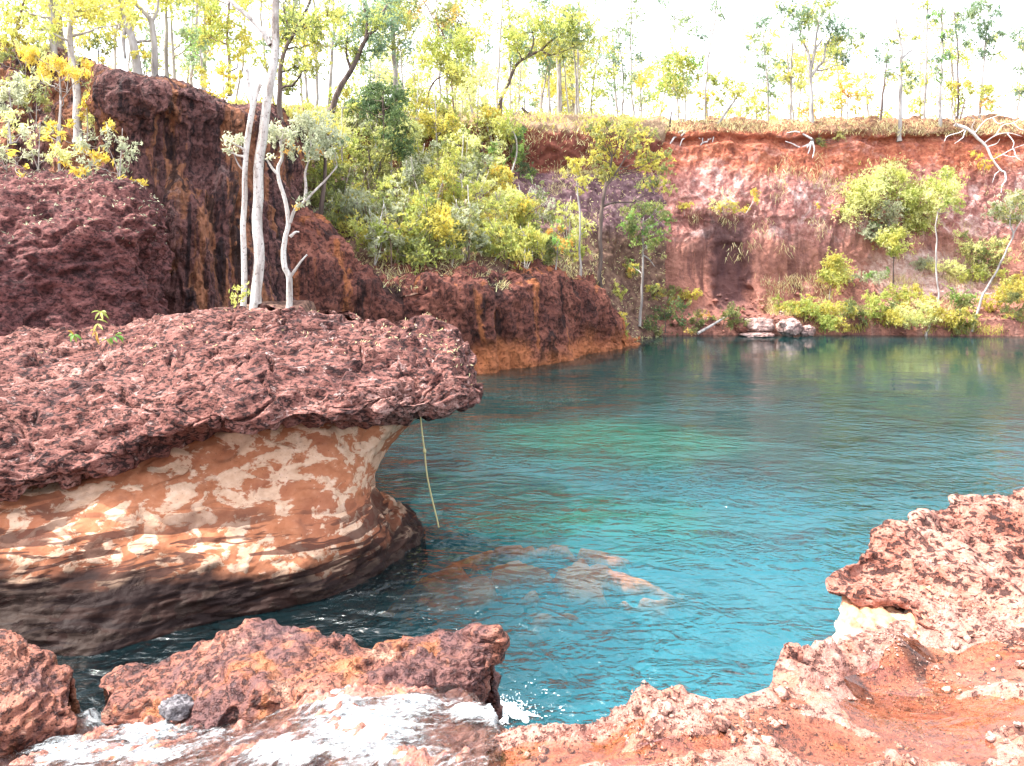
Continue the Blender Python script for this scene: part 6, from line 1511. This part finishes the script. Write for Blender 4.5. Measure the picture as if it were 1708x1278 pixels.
# loose gravel lumps of the ledge: each a part of it
rng = np.random.default_rng(190)
ledge_obj = bpy.data.objects['rock_ledge']
protos = [stone_mesh('stone', M_STONE, 191 + k, (10, 7), (1, rng.uniform(.7, 1), rng.uniform(.5, .8)), 0.2).data for k in range(6)]
for o_ in [o_ for o_ in bpy.data.objects if o_.name.startswith('stone')]:
    bpy.data.objects.remove(o_)
def nearest_z(x, y):
    i = np.searchsorted(xe, x); j = np.searchsorted(ye, y)
    return LEDGE_G[min(j, len(ye) - 1), min(i, len(xe) - 1), 2]
cl_ = [(1150, 1165, 60, 16), (1290, 1120, 30, 30), (1340, 1150, 60, 30), (1250, 1170, 60, 25), (1300, 1245, 80, 18), (1650, 1130, 50, 30), (1690, 1250, 30, 20), (1640, 1080, 60, 20), (1050, 1240, 60, 20), (930, 1262, 60, 14), (1500, 1245, 70, 16), (1230, 1215, 60, 20), (880, 1225, 40, 15), (1150, 1210, 60, 20)]
n = 0
while n < 95:
    c = cl_[rng.integers(len(cl_))]
    px, py = rng.normal(c[0], c[2]), rng.normal(c[1], c[3])
    if py > 1300 or px > 1740: continue
    p = at_z(px, py, 1.40)
    if p[1] > np.interp(px, EDGE[:, 0], EDGE[:, 1]) - 0.04: continue
    s_ = float(np.exp(rng.normal(math.log(0.011), 0.40)))
    o_ = bpy.data.objects.new('stone', protos[rng.integers(6)]); COL.objects.link(o_)
    o_.location = (p[0], p[1], nearest_z(p[0], p[1]) + s_ * 0.2)
    o_.scale = (s_, s_, s_); o_.rotation_euler = (rng.normal() * .3, rng.normal() * .3, rng.uniform(0, 6.28))
    o_.parent = ledge_obj
    n += 1

# low scrub along the far bank
rng = np.random.default_rng(330)
for px, py, w, pal_, lbl in ((1205, 548, 1.0, 'olive', 'olive scrub between the fallen log and the boulders'), (1330, 530, .8, 'lime', 'lime scrub pushing up behind the whitest boulder'), (1400, 548, 1.2, 'yellow', 'yellow scrub at the water right of the brightest lime bush'), (1430, 545, 1.2, 'olive', 'dark olive scrub at the water below the broad pink rock'),
    (1460, 530, 1.2, 'lime', 'lime scrub on the bank behind the broad pink rock'), (1475, 552, 1.1, 'yellow', 'yellow scrub at the water left of the slim white tree'), (1520, 548, 1.2, 'pale', 'pale scrub at the foot of the slim white tree'), (1580, 545, 1.2, 'yellow', 'yellow scrub right of the foot of the slim white tree'), (1600, 555, 1.0, 'olive', 'olive scrub at the water between the two white trees'),
    (1660, 520, 1.2, 'yellow', 'yellow scrub right of the foot of the leaning white tree'), (1695, 535, 1.3, 'olive', 'olive scrub low on the right bank at the border'), (1570, 470, 1.1, 'pale', 'pale scrub on the bare pale rock behind the slim white tree'), (1530, 455, .9, 'grey', 'grey scrub beside the round lime crown tree'), (1620, 470, 1.0, 'lime', 'lime scrub below the wide olive bush'),
    (1110, 500, 1.0, 'olive', 'olive scrub at the cliff foot above the dark green thicket'), (1150, 512, .9, 'yellow', 'yellow scrub at the foot of the smooth cliff wall'), (1090, 440, .8, 'pale', 'pale scrub beside the pale trunk tree'), (1420, 470, .7, 'grey', 'grey scrub left of the small silvery bush'), (1445, 400, .9, 'grey', 'grey scrub in the shade of the broad pale yellow bush')):
    b = snap(GF, px, py)
    cl = [(b + np.array([rng.normal() * .40 * w, -0.15 + rng.normal() * .2, rng.uniform(.15, .75) * w]), rng.uniform(.18, .34) * w) for _ in range(7)]
    _seed[0] += 1
    plant('shrub', lbl, 'bush', None, [[b - np.array([0, 0, .05]), b + np.array([.05, -.1, .35]), b + np.array([.1, -.15, .7])]], cl, 0.014, pal=pal_, dens=0.95, leaf=(0.13, 0.04), brk='brown', seed=_seed[0])

# grit strewn over the ledge, rubble at the cliff foot
def strew(name, C, sizes, mat, seed):
    rng = np.random.default_rng(seed)
    T = np.array([[1, 0, 0], [0, 1, 0], [-1, 0, 0], [0, -1, 0], [0, 0, .8], [0, 0, -.8]], float)
    Fo = np.array([[0, 1, 4], [1, 2, 4], [2, 3, 4], [3, 0, 4], [1, 0, 5], [2, 1, 5], [3, 2, 5], [0, 3, 5]])
    n = len(C)
    V = T[None] * (1 + rng.uniform(-.35, .35, (n, 6, 3)))
    a = rng.uniform(0, 6.28, n); ca, sa = np.cos(a)[:, None], np.sin(a)[:, None]
    V = np.stack([V[..., 0] * ca - V[..., 1] * sa, V[..., 0] * sa + V[..., 1] * ca, V[..., 2]], 2) * np.asarray(sizes)[:, None, None] + C[:, None]
    F = (np.arange(n)[:, None, None] * 6 + Fo[None]).reshape(-1, 3)
    return tag(finish(mesh_from(V.reshape(-1, 3), F, name), name, mat, None, False), kind='stuff')
rng = np.random.default_rng(340)
gx, gy = [], []
while len(gx) < 5200:
    x_, y_ = rng.uniform(-0.1, 2.4, 4000), rng.uniform(2.25, 3.6, 4000)
    ok = (y_ < np.interp(x_ / y_ * FOC + 854, EDGE[:, 0], EDGE[:, 1]) - 0.02) & (fbm(np.stack([x_ * 2.6, y_ * 2.6, 0 * x_], 1), 3, seed=341) + rng.normal(0, .25, 4000) > 0.12)
    gx += list(x_[ok]); gy += list(y_[ok])
gx, gy = np.array(gx[:5200]), np.array(gy[:5200])
gz = LEDGE_G[np.clip(np.searchsorted(ye, gy), 0, len(ye) - 1), np.clip(np.searchsorted(xe, gx), 0, len(xe) - 1), 2]
sz = np.exp(rng.normal(math.log(0.0034), 0.45, 5200))
strew('grit', np.stack([gx, gy, gz + sz * 0.3], 1), sz, M_STONE, 342)
C = scatter_early = GF.reshape(-1, 3); C = C[(C[:, 2] > 0.05) & (C[:, 2] < 1.6) & (C[:, 1] > 28)]
qx_ = C[:, 0] / C[:, 1] * FOC + 854; C = C[(qx_ > 1100) & (qx_ < 1800)]
C = C[rng.integers(0, len(C), 900)] + rng.normal(size=(900, 3)) * np.array([.15, .1, .02])
strew('rubble', C, np.exp(rng.normal(math.log(0.06), 0.5, 900)), M_FAR, 343)

# ------------------------------------------------------------------ rope, log, dead tree, roots, sprout
M_ROPE = (lambda M: M.done(M.bsdf((0.42, 0.36, 0.18), 0.9)))(Mat('rope_fibre'))
mb = MB()
rp = np.array([at(701, 690, 8.05), at(704, 720, 8.05), at(708, 752, 8.05), at(712, 790, 8.05), at(719, 825, 8.05), at(728, 862, 8.03), at(732, 880, 8.02)])
mb.tube(cr(rp, 60, 0), np.full(60, 0.0085), 6); 
k = np.array([at(708.3, 752, 8.05)]); mb.tube(cr(np.array([at(707.8, 748, 8.05), at(708.8, 757, 8.05)]), 5, 0), [0.008, .016, .018, .016, .008], 8)
tag(mb.build('hanging_rope', M_ROPE), 'thin knotted swing rope hanging from the lip of the rock shelf to the water', 'rope')

mb = MB()
lg = np.array([at(1164, 556, 29.0), at(1185, 544, 29.3), at(1205, 532, 29.7), at(1228, 520, 30.2)])
mb.tube(cr(lg, 16, 0), np.linspace(0.055, 0.032, 16), 9)
log = tag(mb.build('fallen_log', BARK['grey']), 'bleached fallen log sloping down into the far water', 'log')
mb = MB(); mb.tube(cr(np.array(line(33.0, [(870, 180), (884, 193), (898, 202), (911, 210)])), 14, 0), np.linspace(0.05, 0.13, 14), 8)
tag(mb.build('fallen_log', BARK['dark']), 'dark slanting dead trunk on the rim above the bare red scarp', 'log')

dt = thing('dead_tree', at(1598, 206, 34.2), 'bleached dead tree toppled over the far rim with tangled bare branches', 'dead tree')
bs = np.array(dt.location)
def dead(pts, r0, r1, name, Y=33.8, lean=-0.6):
    m = MB(); p = cr(np.array(line(Y, pts, lean)), max(10, 4 * len(pts)), 0)
    p[1:-1] += 0.03 * np.stack([pnoise(p[1:-1] * 3, 200 + j) for j in range(3)], 1)
    m.tube(p, np.linspace(r0, r1, len(p)), 6); m.build(name, BARK['dead'], dt, bs)
dead([(1592, 208), (1612, 215), (1630, 230), (1645, 246), (1656, 266), (1668, 283), (1676, 288), (1678, 300), (1671, 312), (1670, 322)], 0.075, 0.02, 'trunk')
for b in ([(1630, 230), (1622, 215), (1625, 200), (1612, 192)], [(1612, 215), (1598, 222), (1580, 228), (1575, 236)], [(1640, 240), (1660, 226), (1680, 222), (1705, 228)], [(1660, 226), (1672, 210), (1690, 205), (1705, 196)], [(1656, 266), (1672, 258), (1690, 248), (1712, 240)],
          [(1672, 258), (1688, 262), (1700, 260)], [(1645, 246), (1662, 240), (1668, 232)], [(1625, 222), (1640, 205), (1655, 196), (1668, 192)], [(1640, 205), (1634, 192), (1645, 186)], [(1680, 222), (1690, 238), (1688, 250)], [(1600, 212), (1590, 200), (1596, 190)], [(1612, 215), (1605, 230), (1592, 240)],
          [(1668, 283), (1660, 292), (1655, 305)], [(1690, 205), (1700, 215), (1715, 218)], [(1655, 196), (1664, 206), (1678, 203)], [(1690, 248), (1696, 262), (1704, 268)]):
    dead(b, 0.028, 0.008, 'branch')
tree_px('shrub', 'yellow leaved bush caught beneath the toppled dead tree', 'bush', 33.9, [[(1640, 285), (1642, 275), (1645, 262)]], [(1630, 258, 8), (1640, 270, 9), (1650, 278, 8), (1660, 262, 7), (1622, 256, 6)], 0.012, pal='gold', dens=0.8, brk='grey', leaf=(0.13, 0.045))

def roots(owner_label, Y, lines, r=0.05):
    own = [o for o in bpy.data.objects if o.get('label') == owner_label][0]
    for pts in lines:
        m = MB(); p = cr(np.array(line(Y, pts, -0.15)), 4 * len(pts), 0)
        m.tube(p, np.linspace(r, r * 0.3, len(p)), 6); m.build('root', BARK['dead'], own, np.array(own.location))
roots('rounded yellow-green crowned gum over exposed white roots', 33.85, [[(1141, 218), (1130, 222), (1122, 232), (1117, 242)], [(1144, 219), (1134, 228), (1126, 229), (1120, 238)], [(1146, 219), (1152, 227), (1160, 226), (1168, 232)], [(1143, 220), (1145, 229), (1138, 233), (1134, 244)], [(1148, 218), (1160, 220), (1170, 225)]])
roots('leaning rim trunk angling up to the right above a dark root hollow', 33.85, [[(1182, 234), (1176, 225), (1172, 230), (1172, 240)], [(1184, 232), (1190, 228), (1188, 238)], [(1180, 236), (1170, 240), (1166, 252)]])
roots('large forked gum on the far rim with pale roots down the cliff', 33.9, [[(1353, 236), (1350, 250), (1345, 262)], [(1355, 236), (1358, 250), (1355, 264)], [(1352, 240), (1335, 246), (1322, 240), (1310, 236)], [(1352, 238), (1340, 252), (1328, 254)], [(1354, 232), (1330, 220), (1312, 222)]])
for lbl, ln in (('short dark broken trunk at the rim beside the white roots', [[(1117, 240), (1115, 252), (1117, 264)]]),):
    roots(lbl, 33.85, ln, 0.04)

sp = thing('palm_sprout', at(160, 576, 9.6), 'small sprout with long arching leaves growing on the rock shelf', 'plant')
spb = np.array(sp.location)
m = MB(); m.tube(cr(np.array([at(161, 580, 9.6), at(160, 560, 9.55), at(164, 535, 9.5), at(168, 520, 9.5)]), 10, 0), np.linspace(.007, .003, 10), 5); m.build('stem', BARK['brown'], sp, spb)
m = MB(); m.tube(cr(np.array([at(162, 575, 9.6), at(178, 565, 9.5), at(192, 560, 9.45)]), 8, 0), np.linspace(.005, .002, 8), 5); m.build('stem', BARK['brown'], sp, spb)
m = MB(); m.tube(cr(np.array([at(150, 582, 9.6), at(135, 570, 9.5), at(123, 558, 9.45)]), 8, 0), np.linspace(.005, .002, 8), 5); m.build('stem', BARK['brown'], sp, spb)
rng = np.random.default_rng(210)
for (a, b, w, tint) in [((168, 520), (152, 522), 4, 0), ((168, 520), (158, 534), 4, 0), ((168, 520), (182, 532), 4.5, 0), ((168, 520), (178, 522), 4, 0), ((168, 520), (172, 536), 4, 1), ((162, 540), (156, 556), 4, 1), ((162, 540), (172, 551), 4, 0), ((160, 552), (150, 552), 3.5, 1), ((160, 553), (163, 567), 4, 2), ((160, 555), (154, 562), 4, 2), ((160, 560), (166, 576), 4, 2),
                        ((162, 533), (180, 539), 3.5, 0), ((192, 560), (208, 566), 5, 3), ((192, 560), (203, 556), 4.5, 3), ((188, 562), (196, 572), 4.5, 3), ((184, 563), (188, 575), 4.5, 3), ((178, 565), (186, 577), 4.5, 0), ((197, 559), (206, 572), 4.5, 3), ((175, 566), (170, 570), 3, 0), ((123, 558), (114, 562), 5, 3), ((123, 558), (137, 567), 5, 3), ((123, 558), (118, 571), 5, 3), ((123, 558), (128, 572), 5, 0), ((123, 558), (113, 552), 4, 2)]:
    A = at(*a, 9.5); Bp = at(*b, 9.5 - rng.uniform(0.0, 0.12))
    mid = (A + Bp) / 2 + np.array([0, -0.02, 0.035])
    t = np.linspace(0, 1, 6)[:, None]
    c = A * (1 - t) ** 2 + 2 * mid * t * (1 - t) + Bp * t ** 2
    wd = np.cross(np.gradient(c, axis=0), np.array([0.1, -0.6, 0.8])); wd /= np.linalg.norm(wd, axis=1, keepdims=True)
    ww = (np.sin(np.linspace(0.15, math.pi, 6)) * w / FOC * 9.5 / 2)[:, None]
    V = np.concatenate([c - wd * ww, c + np.array([0, 0, -0.006]), c + wd * ww])
    F = np.concatenate([[[i, i + 1, i + 7, i + 6] for i in range(5)], [[i + 6, i + 7, i + 13, i + 12] for i in range(5)]])
    m = MB(); col = [(0.28, 0.33, 0.08), (0.42, 0.42, 0.12), (0.42, 0.26, 0.06), (0.14, 0.30, 0.05)][tint]
    m.add(V, F, np.tile(np.array(col) * rng.uniform(.85, 1.15), (len(F), 1)))
    m.build('leaf', M_LEAF, sp, spb)

# ------------------------------------------------------------------ grass and litter
def blades(name, centres, hgt, wid, pal, seed, spread=0.5, kind='stuff'):
    rng = np.random.default_rng(seed)
    C = np.asarray(centres); n = len(C)
    d = np.stack([rng.normal(0, spread, n), rng.normal(0, spread, n), np.ones(n)], 1); d /= np.linalg.norm(d, axis=1, keepdims=True)
    l = (hgt * rng.uniform(.5, 1.3, n))[:, None]
    a = rng.uniform(0, 6.28, n); w = np.stack([np.cos(a), np.sin(a), 0 * a], 1) * (wid * rng.uniform(.6, 1.2, n))[:, None]
    bend = np.stack([rng.normal(0, .25, n), rng.normal(0, .25, n), -0.1 + 0 * a], 1) * l
    V = np.stack([C - w, C + w, C + d * l * .6 + w * .6, C + d * l * .6 - w * .6, C + d * l + bend * .6], 1).reshape(-1, 3)
    i = np.arange(n)[:, None] * 5
    F4 = i + np.array([[0, 1, 2, 3]]); F3 = i + np.array([[3, 2, 4]])
    p = np.array(PAL[pal]); t = p[rng.integers(0, 3, n)] * rng.uniform(.75, 1.25, n)[:, None]
    m = MB(); m.add(V, F4, t); m.add(V[:0], F3 - m.n + 0, t) if False else None
    me = mesh_from(V, [F4, F3], name)
    at_ = me.attributes.new('tint', 'FLOAT_COLOR', 'FACE')
    rgba = np.ones((2 * n, 4), np.float32); rgba[:n, :3] = t; rgba[n:, :3] = t
    at_.data.foreach_set('color', rgba.ravel())
    return tag(finish(me, name, M_LEAF, None, False), kind=kind)
def scatter(G, cond, n, seed):
    rng = np.random.default_rng(seed)
    V = G.reshape(-1, 3); V = V[V[:, 1] > 2]
    qx = V[:, 0] / V[:, 1] * FOC + 854
    V = V[cond(V, qx)]
    k = rng.integers(0, len(V), n)
    return V[k] + rng.normal(size=(n, 3)) * np.array([0.10, 0.10, 0.02])
blades('shore_grass', scatter(GF, lambda V, q: (V[:, 2] > 0.02) & (V[:, 2] < 0.45 + 0.5 * pnoise(V * 0.8, 5)) & (pnoise(V * 1.1, 15) > -0.12) & (q > 1400) & (q < 1900), 6500, 301), 0.26, 0.012, 'yellow', 302)
blades('bank_grass', scatter(GF, lambda V, q: (V[:, 2] > 0.4) & (V[:, 2] < 2.2) & (q > 1270) & (q < 1900) & (pnoise(V * 0.9, 6) > 0.12), 7000, 303), 0.26, 0.012, 'straw', 304)
Rm = PLATEAU[:16].reshape(-1, 3)
def along_rim(n, seed, far=3.0):
    rng = np.random.default_rng(seed)
    j = rng.integers(60, 290, n); f = rng.random(n) ** 1.6 * 18
    i0 = f.astype(int); i1 = np.minimum(i0 + 1, 59)
    p = PLATEAU[i0, j] * (1 - (f - i0))[:, None] + PLATEAU[i1, j] * (f - i0)[:, None]
    return p + rng.normal(size=(n, 3)) * np.array([.15, .1, 0.0])
blades('rim_grass', along_rim(4000, 305), 0.32, 0.015, 'straw', 306)
blades('rim_undergrowth', along_rim(5000, 307), 0.6, 0.03, 'yellow', 308, 0.6)
blades('slope_grass', scatter(GS, lambda V, q: (pnoise(V * 0.6, 7) > -0.05) & (V[:, 2] < 8.2) & (q < 1000), 9000, 309), 0.3, 0.014, 'straw', 310, 0.9)
blades('hanging_dry_grass', scatter(GF, lambda V, q: (V[:, 2] > 3.0) & (V[:, 2] < 7.6) & (q > 1150) & (q < 1720) & (pnoise(V * np.array([.9, .9, .7]), 8) > 0.30), 1100, 311) + np.array([0, -0.15, 0]), -0.32, 0.012, 'straw', 312, 0.5)

blades('rim_turf', scatter(GF, lambda V, q: (V[:, 2] > 8.40) & (V[:, 1] < 36.0) & (q > 1080) & (q < 1800), 5000, 313), 0.24, 0.014, 'straw', 314, 0.7)
blades('slope_top_grass', scatter(GS, lambda V, q: (V[:, 2] > 8.0) & (q < 1080), 2500, 315), 0.3, 0.016, 'yellow', 316, 0.7)

# low bushes along the far rim: nothing tells them apart
rng = np.random.default_rng(320)
for i in range(58):
    px = rng.uniform(520, 1740); Y = rng.uniform(33, 44) if px < 700 else rng.uniform(36.5, 46)
    x = (px - 854) / FOC * Y
    b = np.array([x, Y, zplat(x, Y) - 0.03]); h = rng.uniform(0.6, 2.2)
    cl = [(b + np.array([rng.normal() * .45, rng.normal() * .4, h * rng.uniform(.4, 1)]), rng.uniform(.28, .5)) for _ in range(5)]
    _seed[0] += 1
    kk = int(rng.choice(4, p=[.4, .3, .2, .1]))
    plant('shrub', 'low ' + ['yellow-green', 'golden', 'pale', 'orange tinged'][kk] + ' bush ' + ('behind the slope top' if px < 860 else ('behind the bare red scarp' if px < 1120 else ('behind the far rim left of the large forked gum' if px < 1354 else 'behind the far rim right of the large forked gum'))), 'bush', 'low bushes along the far rim', [[b, b + np.array([0.05, 0, h * .5]), b + np.array([0, 0, h * .8])]], cl, 0.025, pal=['lime', 'yellow', 'pale', 'orange'][kk],
          dens=0.6, leaf=(0.17, 0.06), brk='brown', seed=_seed[0])

# fallen leaves and twigs on the rock shelf, the terrace and the slope
def litter(name, pts, n, L, W, seed, pal='straw'):
    rng = np.random.default_rng(seed)
    m = MB(); V = np.asarray(pts); C = V[rng.integers(0, len(V), n)] + rng.normal(size=(n, 3)) * np.array([.02, .02, .003]) + np.array([0, 0, .008])
    leaves(m, C, L, W, PAL[pal], rng, 0.0)
    return tag(m.build(name, M_LEAF, None, None, False), kind='stuff')
def top_of(obj_name, zmin, keep):
    o = bpy.data.objects[obj_name]
    me = o.data; n = len(me.vertices)
    co = np.zeros(n * 3, np.float32); no = np.zeros(n * 3, np.float32)
    me.vertices.foreach_get('co', co); me.vertices.foreach_get('normal', no)
    off = np.array(o.parent.location) if o.parent else np.array(o.location)
    co = co.reshape(-1, 3) + off; no = no.reshape(-1, 3)
    return co[(np.abs(no[:, 2]) > 0.8) & (co[:, 2] > zmin) & keep(co)]
litter('fallen_leaves', top_of('crust_shelf', 1.5, lambda c: (c[:, 1] > 8.3) & (pnoise(c * 1.4, 3) > 0.0)), 420, 0.055, 0.014, 401)
litter('fallen_leaves', top_of('rock_terrace', 3.2, lambda c: c[:, 1] < 15), 900, 0.08, 0.02, 402, 'grey')
litter('fallen_leaves', GS.reshape(-1, 3)[::3] + np.array([0, -.1, .12]), 5000, 0.14, 0.03, 403, 'straw')
